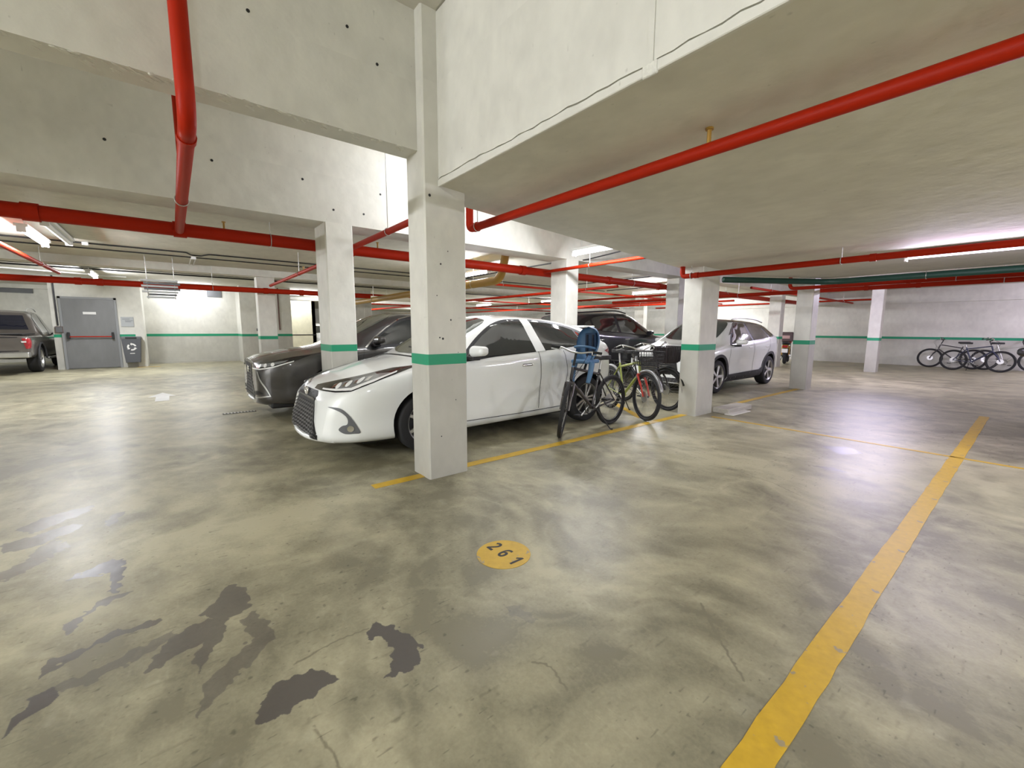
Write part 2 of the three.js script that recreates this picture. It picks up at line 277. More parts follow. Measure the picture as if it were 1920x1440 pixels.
wall('wall_left', 'wall closing the garage beyond the drive lane', -9.2, -9, -37, 7, HB, 'z', 1);
wall('wall_back', 'white wall behind the pickup with a grey vent', -9, -2.86, -24.2, -24, HC, 'x', 1);
part('vent', [bx(-4.95, -4.0, 2.58, 2.78, -24, -23.96), bx(-4.9, -4.05, 2.6, 2.76, -23.965, -23.95)], GREYPLASTIC, scene.getObjectByName('wall_back'));
wall('wall_recess', 'bright white recess wall with green stripe right of the grey door', -.96, 2.06, -20.5, -20.3, HC, 'x', 1);
part('vent', bx(1.15, 1.62, 2.5, 2.8, -20.31, -20.27), GREYPLASTIC, scene.getObjectByName('wall_recess'));
part('kerb', bx(-.75, 2.06, 0, .08, -20.3, -20.22), GREY, scene.getObjectByName('wall_recess'));
{
  const g = wall('wall_door_block', 'grey block wall holding the emergency door', -2.86, -.75, -24.2, -19, HC, 'x', 1);
  part('pilaster', bx(-.97, -.74, 0, HC, -20.4, -18.96), PAINT, g);
}
wall('wall_stub', 'painted wall stub between the white recess and the cream partition', 2.06, 3.8, -24, -19, HC, 'x', 1);
struct('wall_partition', [bx(3.8, 5.2, 0, 2.55, -21.2, -21), bx(5.05, 5.2, 0, 2.55, -26, -21)], CREAM, 'cream partition wall beside the far parked cars');
part('dark_line', bx(3.8, 5.2, 1.0, 1.04, -21.02, -20.99), DARKMETAL, scene.getObjectByName('wall_partition'));
wall('wall_far', 'far end wall of the garage', 3.8, 22, -37, -36.8, HC, 'x', 1);
struct('wall_far_corner', bx(-9, 3.8, 0, HC, -37, -36.8), PAINT, 'far end wall behind the recess');

// ---------------------------------------------------------------- pillars
function pillar(x0, x1, z0, z1, h, label, holes = []) {
  const cx = (x0 + x1) / 2, cz = (z0 + z1) / 2, w = (x1 - x0) / 2, d = (z1 - z0) / 2;
  const t = thing('concrete_pillar', label, 'pillar', [cx, 0, cz], 0, 'pillars with green stripe');
  const cb = (y0, y1, e = 0) => { const s = new THREE.Shape(), c = .012, a = w + e, b = d + e; s.moveTo(-a + c, -b); s.lineTo(a - c, -b); s.lineTo(a, -b + c); s.lineTo(a, b - c); s.lineTo(a - c, b); s.lineTo(-a + c, b); s.lineTo(-a, b - c); s.lineTo(-a, -b + c); const g = new THREE.ExtrudeGeometry(s, { depth: y1 - y0, bevelEnabled: false }); g.rotateX(-Math.PI / 2); g.translate(0, y0, 0); return metreUV(g); };
  part('upper_shaft', cb(1.09, h), PAINT, t); part('green_stripe', cb(1.0, 1.09, .0015), GREEN, t); part('lower_shaft', cb(0, 1.0), GREY, t);
  for (const [x, y, r] of holes) { const g = new THREE.SphereGeometry(r, 8, 6); g.scale(1, 1, .25); g.translate(x - cx, y, d); part('drill_hole', g, DARKMETAL, t); }
  return t;
}
pillar(1.65, 2.04, -3.50, -3.19, HB, 'nearest white pillar with green stripe in front of the white hatchback', [[1.70, 2.37, .012], [1.79, 1.84, .008], [1.88, 1.38, .008], [1.77, 1.23, .007], [1.80, 1.22, .010], [1.75, 1.58, .005], [1.92, .68, .005], [1.77, .37, .006], [1.86, 1.95, .005], [1.95, 1.1, .004]]);
pillar(1.62, 1.97, -6.35, -5.855, 2.66, 'white pillar with green stripe between the white hatchback and the grey crossover');
pillar(1.92, 2.36, -14.1, -13.7, 2.73, 'white pillar with green stripe standing alone by the drive lane before the recess wall');
pillar(6.1, 6.62, -3.45, -3.16, 2.24, 'white pillar with green stripe beside the parked bicycles');
pillar(6.04, 6.38, -6.3, -5.855, 2.66, 'white pillar rising behind the roof of the white hatchback');
pillar(10.9, 11.28, -3.48, -3.16, HC, 'white pillar with green stripe at the tail of the white crossover');
pillar(10.45, 10.85, -6.42, -6.05, HC, 'white pillar partly hidden behind the bicycle pillar');
pillar(16.9, 17.25, -6.24, -5.85, HC, 'slim white pillar with green stripe beyond the white crossover');
pillar(17.3, 17.62, -3.46, -3.16, HC, 'slim white pillar with green stripe standing free before the right wall');
pillar(17.0, 17.3, -12.03, -11.55, HC, 'slim white pillar behind the dark off-roader');
pillar(6.04, 6.42, -18.3, -18.0, HC, 'far white pillar above the grey crossover windscreen');
pillar(6.46, 6.8, -18.6, -18.2, HC, 'far bluish white pillar next to the white one above the grey crossover');
pillar(10.9, 11.3, -20.3, -19.9, HC, 'far pillar above the roof of the white hatchback');
// ---------------------------------------------------------------- lamps
// a batten: housing, diffuser or tube, end caps, and the light it gives off
function lamp(label, [x, y, z], len, { axis = 'z', color = WHITE_LAMP, power = 1, w = .1, lit = true, kind = 'batten', top = 0 } = {}) {
  const t = thing('tube_light', label, 'lamp', [x, y, z], axis === 'z' ? 0 : Math.PI / 2, 'tube lights under the ceiling'), h = len / 2;
  part('housing', rbx(-w * .75, w * .75, .035, .08, -h, h, .008), WHITEPLASTIC, t);
  const c = lin(color[0], color[1], color[2]);
  const glow = lit ? new THREE.MeshStandardMaterial({ color: 0xffffff, roughness: .4, emissive: c, emissiveIntensity: GLOW * power }) : WHITEPLASTIC;
  const g = new THREE.CylinderGeometry(w * .36, w * .36, len - .06, 14); g.rotateX(Math.PI / 2); part('light_tube', g, glow, t);
  part('end_cap', rbx(-w * .5, w * .5, -.045, .05, -h, -h + .03, .008), WHITEPLASTIC, t); part('end_cap', rbx(-w * .5, w * .5, -.045, .05, h - .03, h, .008), WHITEPLASTIC, t);
  if (top) for (const k of [-h * .7, h * .7]) part('suspension_rod', rod([0, .07, k], [0, top - y, k], .006, 6), STEEL, t);
  if (lit) for (const k of [-1, 1]) {                              // a tube shines to both sides: one strip light on each flank, tipped down
    const l = new THREE.RectAreaLight(c, LAMP * power * .1 / w, w * .8, len - .05); l.rotation.order = 'ZXY'; l.rotation.set(-Math.PI / 2, 0, k * .87); l.position.set(k * w * .42, -w * .16 - .006, 0); l.castShadow = true; l.name = 'lamp_light'; t.add(l);
  }
  return t;
}
lamp('lit tube light over the drive lane near the left pipe', [-1.62, 2.74, -10.3], 1.55, { top: HC, power: 1.40 });
lamp('unlit tube light beside the lit one over the drive lane', [-1.32, 2.80, -10.1], 1.9, { top: HC, lit: false });
lamp('lit tube light over the drive lane before the grey door', [-1.6, 2.74, -16.4], 1.5, { top: HC, power: 1.70 });
lamp('lit tube light in front of the bright recess wall', [.55, 2.78, -19.62], 1.5, { axis: 'x', top: HC, power: 0.50 });
lamp('lit tube light in the bay behind the pickup', [-5.6, 2.78, -20], 1.5, { top: HC, power: 2.0 });
lamp('lit tube light in the bay over the white hatchback', [5.6, 2.62, -4.65], 1.25, { top: HB, power: 0.85 });
lamp('lit tube light beside the ochre pipe', [5.75, 2.62, -8.7], 1.35, { top: HC, power: 2.2 });
lamp('lit tube light beyond the white crossover', [13.2, 2.62, -8.7], 1.5, { top: HC, power: 2.00 });
lamp('bare cool LED tube under the low slab on the right', [6.62, 2.13, -.42], 1.3, { top: 2.222, color: COOL_LAMP, power: 0.48, w: .05 });
lamp('lit tube light above the free-standing pillars on the right', [14, 2.62, -2.6], 1.4, { top: HC, color: COOL_LAMP, power: 1.50 });
lamp('lit tube light in the far bays', [14.2, 2.7, -20.3], 1.5, { top: HC, power: 2.4 });
lamp('lit tube light in the far bays behind the slim pillar', [14.6, 2.7, -15.1], 1.5, { top: HC, power: 2.4 });
lamp('lit tube light at the far end of the garage', [15.5, 2.7, -31], 1.5, { top: HC, power: 2.4 });
lamp('lit tube light beyond the cream partition', [7.2, 2.7, -22.6], 1.5, { top: HC, power: 2.4 });
lamp('lit tube light hidden in the high bay over the hatchback', [3.3, 3.55, -4.6], 1.5, { top: HB, axis: 'x', power: 0.60 });
lamp('lit tube light over the drive lane left of the viewpoint', [-6.8, 2.95, -2.4], 1.5, { top: HB, power: 6.30 });
lamp('lit tube light over the drive lane behind the viewpoint', [-1.2, 3.55, 3.2], 1.5, { top: HB, power: 1.90 });
lamp('lit tube light under the low slab behind the viewpoint', [4.3, 2.2, 3.4], 1.5, { top: 2.322, power: 2.60 });
lamp('lit tube light under the low slab in the rear corner', [7.9, 2.10, 2.6], 1.5, { top: 2.222, power: 0.8 });
lamp('lit tube light before the right wall behind the bicycle pillar', [19.2, 2.7, -10.1], 1.5, { top: HC, power: 2.20 });
lamp('lit tube light before the right wall out of view', [18.6, 2.7, 2.6], 1.5, { top: HC, color: COOL_LAMP, power: 2.90 });
lamp('lit tube light above the cream partition', [4.5, 2.75, -20.1], 1.2, { top: HC, axis: 'x', power: 0.70 });
// ---------------------------------------------------------------- pipes, conduits, trays
// pts: centre line; clamps: [t along first long run as point] couplings; hang: points with the ceiling height above them; heads: sprinkler heads
function pipe(name, label, pts, r, { mat = RED, corner = r * 2.2, clamps = [], hang = [], heads = [], category = 'pipe', group } = {}) {
  const t = thing(name, label, category, [0, 0, 0], 0, group);
  part('pipe_run', bend(pts, r, corner, 14), mat, t);
  for (const [p, ax] of clamps) { const w = r * .8, a = { x: [w, 0, 0], y: [0, w, 0], z: [0, 0, w] }[ax], g = rod(V(...p).sub(V(...a)), V(...p).add(V(...a)), r * 1.16, 16); part('coupling', g, mat, t); }
  for (const [p, ax, top] of hang) {
    const g = new THREE.TorusGeometry(r + .006, .005, 6, 18); if (ax === 'x') g.rotateY(Math.PI / 2); g.translate(...p);
    part('hanger', [g, rod([p[0], p[1] + r, p[2]], [p[0], top, p[2]], .005, 6)], STEEL, t);
  }
  for (const [x, y, z, s] of heads) part('sprinkler_head', [rod([x, y, z], [x, y + s * .07, z], .012, 8), rod([x, y + s * .07, z], [x, y + s * .082, z], .022, 10)], OCHRE, t);
  return t;
}
pipe('sprinkler_pipe', 'thick red main pipe hanging behind the beam of the second pillar row', [[-9, 2.452, -6.48], [21.6, 2.452, -6.48]], .078, { clamps: [[[-1.02, 2.452, -6.48], 'x'], [[.16, 2.452, -6.48], 'x'], [[2.12, 2.452, -6.48], 'x'], [[5.45, 2.452, -6.48], 'x'], [[8.1, 2.452, -6.48], 'x'], [[10.2, 2.452, -6.48], 'x']], hang: [[[-2.5, 2.452, -6.48], 'x', HC], [[1.1, 2.452, -6.48], 'x', HC], [[4, 2.452, -6.48], 'x', HC], [[9, 2.452, -6.48], 'x', HC], [[14, 2.452, -6.48], 'x', HC]], heads: [[2.55, 2.53, -6.48, 1], [.6, 2.53, -6.48, 1]] });
{
  const t = pipe('sprinkler_pipe', 'red riser dropping in front of the near beam and running back to the main pipe', [[.155, HB, -3.06], [.155, 2.43, -3.06], [.155, 2.43, -6.385]], .044, { corner: .15, clamps: [[[.155, 2.43, -3.32], 'z']], hang: [[[.155, 2.43, -4.9], 'z', HB]] });
  part('branch_riser', rod([.16, 2.45, -4.15], [.16, HB, -4.15], .034, 12), RED, t);
}
pipe('sprinkler_pipe', 'red pipe with an upright sprinkler running under the low slab from the nearest pillar', [[2.44, HB, -3.74], [2.44, 2.31, -3.74], [2.44, 2.31, 6.9]], .038, { corner: .06, clamps: [[[2.44, 2.31, -3.62], 'z']], hang: [[[2.44, 2.31, -3.6], 'z', HB], [[2.44, 2.31, .6], 'z', 2.42], [[2.44, 2.31, 4], 'z', 2.42]], heads: [[2.44, 2.345, -1.28, 1]] });
pipe('sprinkler_pipe', 'red branch pipe leaving the main pipe beside the second pillar', [[2.1, 2.452, -6.385], [2.1, 2.452, -3.85], [2.1, HB, -3.85]], .036, { corner: .08, hang: [[[2.1, 2.452, -5], 'z', HB]] });
pipe('sprinkler_pipe', 'thin red branch pipe running back from the main pipe toward the lone pillar', [[2.2, 2.47, -13.38], [2.2, 2.452, -6.60]], .036, { hang: [[[2.2, 2.46, -10], 'z', HC]], heads: [[2.2, 2.48, -9.6, 1]] });
pipe('sprinkler_pipe', 'thin red branch pipe passing the pillar behind the white hatchback', [[5.95, 2.452, -6.385], [5.95, 2.452, -3.95], [5.95, HB, -3.95]], .03, { corner: .08, hang: [[[5.95, 2.452, -5.2], 'z', HB]] });
pipe('sprinkler_pipe', 'long red pipe running in front of the grey emergency door', [[-9, 2.33, -13.5], [5.0, 2.33, -13.5]], .07, { clamps: [[[-1.2, 2.33, -13.5], 'x'], [[-1.55, 2.33, -13.5], 'x'], [[2.1, 2.33, -13.5], 'x'], [[3.0, 2.33, -13.5], 'x']], hang: [[[-3, 2.33, -13.5], 'x', HC], [[.9, 2.33, -13.5], 'x', HC], [[4.5, 2.33, -13.5], 'x', HC]] });
pipe('sprinkler_pipe', 'thin red pipe crossing under the ceiling left of the lane lights', [[-1.93, 2.55, -6.6], [-1.93, 2.55, -14.2]], .04, { hang: [[[-1.93, 2.55, -9], 'z', HC], [[-1.93, 2.55, -12.5], 'z', HC]] });
pipe('sprinkler_pipe', 'red pipe with an upturned end running above the bicycle pillar under the low slab', [[5.98, 2.30, -3.42], [5.98, 2.09, -3.42], [5.98, 2.09, 6.9]], .036, { corner: .06, clamps: [[[5.98, 2.09, -1.22], 'z'], [[5.98, 2.09, -3.2], 'z']], hang: [[[5.98, 2.09, -3.28], 'z', 2.25], [[5.98, 2.09, -1.5], 'z', 2.24], [[5.98, 2.09, 2.5], 'z', 2.24]] });
pipe('sprinkler_pipe', 'red pipe with an upturned end crossing the pillar at the tail of the white crossover', [[10.5, HC, -3.5], [10.5, 2.2, -3.5], [10.5, 2.2, 6.9]], .036, { corner: .1, clamps: [[[10.5, 2.2, -1.6], 'z']], hang: [[[10.5, 2.2, -1], 'z', HC], [[10.5, 2.2, 3], 'z', HC]] });
pipe('sprinkler_pipe', 'bright red pipe passing behind the pillar at the tail of the white crossover', [[11.5, 2.2, -9], [11.5, 2.2, 6.9]], .045, { clamps: [[[11.5, 2.2, -2.4], 'z'], [[11.5, 2.2, -1.6], 'z']], hang: [[[11.5, 2.2, -5], 'z', HC], [[11.5, 2.2, -.5], 'z', HC], [[11.5, 2.2, 3], 'z', HC]] });
pipe('drain_pipe', 'dark green drain pipe along the end of the low slab', [[7.4, 2.16, -3.48], [9.16, 2.16, -2.45], [9.16, 2.16, 6.9]], .05, { mat: std(lin(.015, .06, .04), .5), corner: .25, hang: [[[9.16, 2.16, -1.2], 'z', HC], [[9.16, 2.16, 3], 'z', HC]] });
pipe('drain_pipe', 'ochre drain pipe bending up behind the nearest pillar', [[5.3, HC, -6.78], [5.3, 2.3, -7.0], [5.3, 2.25, -17]], .085, { mat: OCHRE, corner: .22, clamps: [[[5.3, 2.28, -11], 'z']], hang: [[[5.3, 2.29, -8], 'z', HC], [[5.3, 2.26, -14], 'z', HC]] });
pipe('sprinkler_pipe', 'red pipe fixed along the top of the right wall', [[21.8, 2.55, -14], [21.8, 2.55, -4.2], [21.8, HC, -4.2]], .035, { hang: [[[21.8, 2.55, -8], 'z', HC], [[21.8, 2.55, -11.5], 'z', HC]] });
for (const [x, z0, z1, h, label] of [[8.6, -24, -6.6, 2.36, 'red pipe running back over the dark off-roader'], [12.4, -22, -6.6, 2.42, 'red pipe running back past the far tube light'], [14.9, -14, -6.6, 2.3, 'thin red pipe before the slim pillar'], [9.9, -30, -9, 2.5, 'red pipe deep in the far bays'], [16, -30, -9, 2.45, 'red pipe in the farthest bays']])
  pipe('sprinkler_pipe', label, [[x, h, z0], [x, h, z1]], .034, { hang: [[[x, h, z1 - 1], 'z', HC], [[x, h, (z0 + z1) / 2], 'z', HC]] });
for (const [z, x0, x1, h, label] of [[-10.2, 6.5, 21.7, 2.62, 'red pipe crossing behind the dark off-roader'], [-16.5, 5.5, 21.7, 2.62, 'red pipe crossing the far bays'], [-22, 6, 21.7, 2.6, 'red pipe crossing the farthest bays'], [-4.9, 12, 21.6, 2.42, 'red pipe crossing toward the right wall']])
  pipe('sprinkler_pipe', label, [[x0, h, z], [x1, h, z]], .034, { hang: [[[x0 + 1.3, h, z], 'x', HC], [[x1 - 1.3, h, z], 'x', HC]] });
// electric conduits and cables fixed to the ceiling
function conduit(label, runs, mat = CABLE, clips = []) {
  const t = thing('electrical_conduit', label, 'conduit', [0, 0, 0], 0, 'conduits under the ceiling');
  for (const [pts, r] of runs) part('conduit_run', bend(pts, r, .05, 8), mat, t);
  for (const [x, y, z] of clips) part('junction_box', rbx(x - .045, x + .045, y - .03, y + .03, z - .045, z + .045, .006), WHITEPLASTIC, t);
  return t;
}
const yc = HC - .022;
conduit('thin black conduit with a small detour crossing the lane beside the tube lights', [[[[-8.9, yc, -11.4], [.35, yc, -11.4], [.45, yc, -11.75], [.62, yc, -11.75], [.75, yc, -11.4], [14, yc, -11.4]], .014]], CABLE, [[-1.15, yc - .012, -11.4]]);
conduit('straight thin black conduit crossing the lane just behind the detoured one', [[[[-8.9, yc, -12.1], [12, yc, -12.1]], .013]], CABLE, [[.5, yc - .012, -12.1]]);
conduit('short pair of conduits linking the junction boxes over the lane', [[[[.46, yc, -12.2], [.46, yc, -13.55]], .012], [[[.54, yc, -12.2], [.54, yc, -13.55]], .012]], WHITEPLASTIC);
conduit('thickest black cable crossing before the emergency door', [[[[-8.9, yc - .02, -15.1], [20, yc - .02, -15.1]], .03]]);
conduit('black cable crossing before the emergency door behind the thickest one', [[[[-8.9, yc - .01, -15.5], [18, yc - .01, -15.5]], .022]]);
conduit('black cable crossing close to the emergency door wall', [[[[-8.9, yc, -16.25], [18, yc, -16.25]], .02]]);
conduit('white conduit slanting over the pickup', [[[[-4.6, yc, -17.0], [-1.0, yc, -18.1]], .02]], WHITEPLASTIC);
conduit('thin grey conduit with a bent end beside the pillar behind the hatchback', [[[[6.5, 2.68, -5.86], [6.5, 2.68, -5.7], [6.2, 2.68, -4.4]], .012]], DARKMETAL);
for (const [x, l] of [[7.2, 'dark conduit running back over the far bays beside the ochre pipe'], [11.2, 'dark conduit running back over the far bays behind the off-roader'], [13.9, 'dark conduit running back beside the far tube lights']]) { conduit(l, [[[[x, yc, -6.6], [x, yc, -11.2]], .015]]); }
conduit('vertical conduit beside the grey door down to a switch box', [[[[-2.74, 2.88, -18.97], [-2.74, 1.36, -18.97]], .022]], DARKMETAL, []);
{
  const t = thing('cable_tray', 'stack of grey cable trays hung below the long red pipe', 'cable tray', [-.12, 0, -12.6]);
  for (let i = 0; i < 7; i++) { const y = 2.33 - i * .058, l = .32 - (i > 4 ? .07 : 0), z = .12 - i * .05, xo = i % 2 ? .02 : -.02; part('tray', [bx(xo - l, xo + l, y, y + .01, z - .04, z + .04), bx(xo - l, xo + l, y, y + .04, z + .036, z + .042), bx(xo - l, xo + l, y, y + .04, z - .042, z - .036)], i % 2 ? GREYPLASTIC : std(lin(.42, .43, .42), .5), t); }
  for (const x of [-.24, .24]) part('hanger_rod', [rod([x, 1.98, -.2], [x, HC, -.2], .006, 6), rod([x, 2.33, .12], [x, HC, .12], .006, 6), rod([x, 2.33, .13], [x, 1.97, -.2], .008, 6)], STEEL, t);
}
// ---------------------------------------------------------------- cars: lofted bodies, wheel arches cut out, panels laid on the surface
function table(rows) {                                            // monotone cubic through [x, value]
  const n = rows.length, x = rows.map(r => r[0]), y = rows.map(r => r[1]), d = [], m = [];
  for (let i = 0; i < n - 1; i++) d.push((y[i + 1] - y[i]) / (x[i + 1] - x[i]));
  for (let i = 0; i < n; i++) m.push(i === 0 ? d[0] : i === n - 1 ? d[n - 2] : d[i - 1] * d[i] <= 0 ? 0 : 2 * d[i - 1] * d[i] / (d[i - 1] + d[i]));
  return t => { if (t <= x[0]) return y[0]; if (t >= x[n - 1]) return y[n - 1]; let i = 0; while (t > x[i + 1]) i++; const h = x[i + 1] - x[i], s = (t - x[i]) / h, s2 = s * s, s3 = s2 * s; return (2 * s3 - 3 * s2 + 1) * y[i] + (s3 - 2 * s2 + s) * h * m[i] + (-2 * s3 + 3 * s2) * y[i + 1] + (s3 - s2) * h * m[i + 1]; };
}
function carBody(c) {                                             // nose at x = 0, tail at x = L
  const T = {}; for (const k of ['top', 'belt', 'bottom', 'sill', 'mid', 'plan', 'roofw', 'crown']) T[k] = table(c[k]);
  const xs = []; const N = 84; for (let i = 0; i <= N; i++) xs.push(c.L * i / N);
  for (const e of [.008, .02, .035, .055, .08, .11, .15]) { xs.push(e, c.L - e); } for (const e of c.extra || []) xs.push(e);
  xs.sort((a, b) => a - b); const st = xs.filter((v, i) => !i || v - xs[i - 1] > .004);
  const rings = st.map(x => {
    const W = T.plan(x) * c.W, top = T.top(x), yb = T.bottom(x), ys = T.sill(x), ym = T.mid(x), cr = T.crown(x); let be = Math.min(T.belt(x), top - cr - .012);
    const rw = T.roofw(x) * c.W, P = [[yb, 0], [yb, W * .86], [ys, W * .955], [(ys * .55 + ym * .45), W * .972], [ym, W], [ym + (be - ym) * .62, W * .992], [be, W * .955], [be + (top - cr - be) * .5, (W * .955 + rw) / 2 + .012], [top - cr, rw], [top - cr * .35, rw * .62], [top, 0]];
    const cv = new THREE.CatmullRomCurve3(P.map(p => V(p[1], p[0], 0)), false, 'centripetal'); const half = []; const M = P.length - 1, k = 4;
    for (let i = 0; i < M; i++) for (let j = 0; j < k; j++) half.push(cv.getPoint((i + j / k) / M)); half.push(cv.getPoint(1));
    half.forEach(p => { p.x = Math.max(0, p.x); }); half[0].x = 0; half[half.length - 1].x = 0;
    const r = half.map(p => [p.x, p.y]); for (let i = half.length - 2; i > 0; i--) r.push([-half[i].x, half[i].y]); return { x, r };
  });
  const n = rings[0].r.length, pos = [], idx = [];
  const push = (x, y) => x - (c.chin || 0) * Math.max(0, Math.min(1, (.66 - y) / .38)) * Math.max(0, 1 - x / .7);   // the chin of the bumper stands forward
  rings.forEach(q => q.r.forEach(p => pos.push(push(q.x, p[1]), p[1], p[0])));
  for (let i = 0; i < rings.length - 1; i++) for (let k = 0; k < n; k++) { const a = i * n + k, b = i * n + (k + 1) % n, d = a + n, e = b + n; idx.push(a, d, b, b, d, e); }
  const cap = (i, flip) => { let y = 0; rings[i].r.forEach(p => y += p[1] / n); const c0 = pos.length / 3; pos.push(push(rings[i].x, y), y, 0); for (let k = 0; k < n; k++) { const a = i * n + k, b = i * n + (k + 1) % n; flip ? idx.push(c0, b, a) : idx.push(c0, a, b); } };
  cap(0, false); cap(rings.length - 1, true);
  let g = new THREE.BufferGeometry(); g.setAttribute('position', new THREE.Float32BufferAttribute(pos, 3)); g.setIndex(idx); g.computeVertexNormals();
  return g;
}
const ev = new Evaluator(); ev.attributes = ['position', 'normal']; ev.useGroups = true;
function cutWheels(g, c) {                                        // returns [painted shell, dark wheel wells]
  const A = new THREE.MeshBasicMaterial(), B = new THREE.MeshBasicMaterial(); let b = new Brush(g, A); b.updateMatrixWorld();
  for (const ax of [c.fx, c.rx]) for (const s of [1, -1]) { const k = new THREE.CylinderGeometry(c.arch, c.arch, .42, 40); k.rotateX(Math.PI / 2); const w = new Brush(k, B); w.position.set(ax, c.R + .01, s * (c.W + .02)); w.updateMatrixWorld(); b = ev.evaluate(b, w, SUBTRACTION); b.updateMatrixWorld(); }
  const out = [[], []]; const geo = b.geometry, mats = b.material, p = geo.attributes.position, nr = geo.attributes.normal, ix = geo.index;
  for (const gr of geo.groups) { const side = (Array.isArray(mats) ? mats[gr.materialIndex] : mats) === A ? 0 : 1; for (let i = gr.start; i < gr.start + gr.count; i++) out[side].push(ix ? ix.getX(i) : i); }
  return out.map(l => { const P = new Float32Array(l.length * 3), Nn = new Float32Array(l.length * 3); l.forEach((v, i) => { P.set([p.getX(v), p.getY(v), p.getZ(v)], i * 3); Nn.set([nr.getX(v), nr.getY(v), nr.getZ(v)], i * 3); }); const q = new THREE.BufferGeometry(); q.setAttribute('position', new THREE.BufferAttribute(P, 3)); q.setAttribute('normal', new THREE.BufferAttribute(Nn, 3)); return q; });
}
const ray = new THREE.Ray();
function smoothLoop(pts, n) { const c = new THREE.CatmullRomCurve3(pts.map(p => V(p[0], p[1], p[2] || 0)), true, 'centripetal'); return c.getPoints(n).slice(0, -1).map(p => [p.x, p.y, p.z]); }
// an outline laid on the body. phi 0 looks at the nose, 90 at the +z side, 180 at the tail, 'top' from above; points are [x, y, z] near the surface
function lay(bvh, pts, phi, off = .004, edge = .05, thick = 0) {
  const top = phi === 'top', a = top ? 0 : phi * Math.PI / 180, e = V(Math.sin(a), 0, Math.cos(a)), d = top ? V(0, -1, 0) : V(Math.cos(a), 0, -Math.sin(a));
  const uv = pts.map(p => top ? new THREE.Vector2(p[0], -p[2]) : new THREE.Vector2(p[0] * e.x + p[2] * e.z, p[1]));
  let g = new THREE.ShapeGeometry(new THREE.Shape(uv)).toNonIndexed(); g.deleteAttribute('uv'); g.deleteAttribute('normal'); g = new TessellateModifier(edge, 7).modify(g); g = mergeVertices(g, 1e-5);
  const q = g.attributes.position, cu = uv.reduce((s, v) => s.add(v), new THREE.Vector2()).divideScalar(uv.length), res = new Float32Array(q.count * 3), nn = V();
  for (let i = 0; i < q.count; i++) {
    let u = q.getX(i), v = q.getY(i), hit = null;
    for (let k = 0; k < 14 && !hit; k++) { const o = top ? V(u, 6, -v) : V(e.x * u, v, e.z * u).addScaledVector(d, -8); ray.set(o, d); hit = bvh.raycastFirst(ray, THREE.DoubleSide); if (!hit) { u += (cu.x - u) * .06; v += (cu.y - v) * .06; } }
    if (hit) { nn.copy(hit.face.normal); if (nn.dot(d) > 0) nn.negate(); const p = hit.point.addScaledVector(nn, off); res.set([p.x, p.y, p.z], i * 3); }
  }
  g = new THREE.BufferGeometry().setAttribute('position', new THREE.BufferAttribute(res, 3)).setIndex(g.index); g.computeVertexNormals(); return g;
}
function flip(g) { g = g.clone(); if (g.index) g = g.toNonIndexed(); g.scale(1, 1, -1); const p = g.attributes.position.array, n = g.attributes.normal && g.attributes.normal.array; for (let i = 0; i < p.length; i += 9) for (let k = 0; k < 3; k++) { let t = p[i + 3 + k]; p[i + 3 + k] = p[i + 6 + k]; p[i + 6 + k] = t; if (n) { t = n[i + 3 + k]; n[i + 3 + k] = n[i + 6 + k]; n[i + 6 + k] = t; } } return g; }
function ribbon(bvh, line, w, phi, off = .003) {                  // a thin strip along a line on the body
  const L = line.map(p => V(...p)), a = [], b = []; const top = phi === 'top', ang = top ? 0 : phi * Math.PI / 180, e = V(Math.sin(ang), 0, Math.cos(ang));
  L.forEach((p, i) => { const q = L[Math.min(i + 1, L.length - 1)].clone().sub(L[Math.max(i - 1, 0)]); let n; if (top) n = V(-q.z, 0, q.x); else { const u = q.dot(e), v = q.y; n = e.clone().multiplyScalar(-v).add(V(0, u, 0)); } n.normalize().multiplyScalar(w / 2); a.push(p.clone().add(n)); b.push(p.clone().sub(n)); });
  return lay(bvh, [...a, ...b.reverse()].map(p => [p.x, p.y, p.z]), phi, off, .08);
}
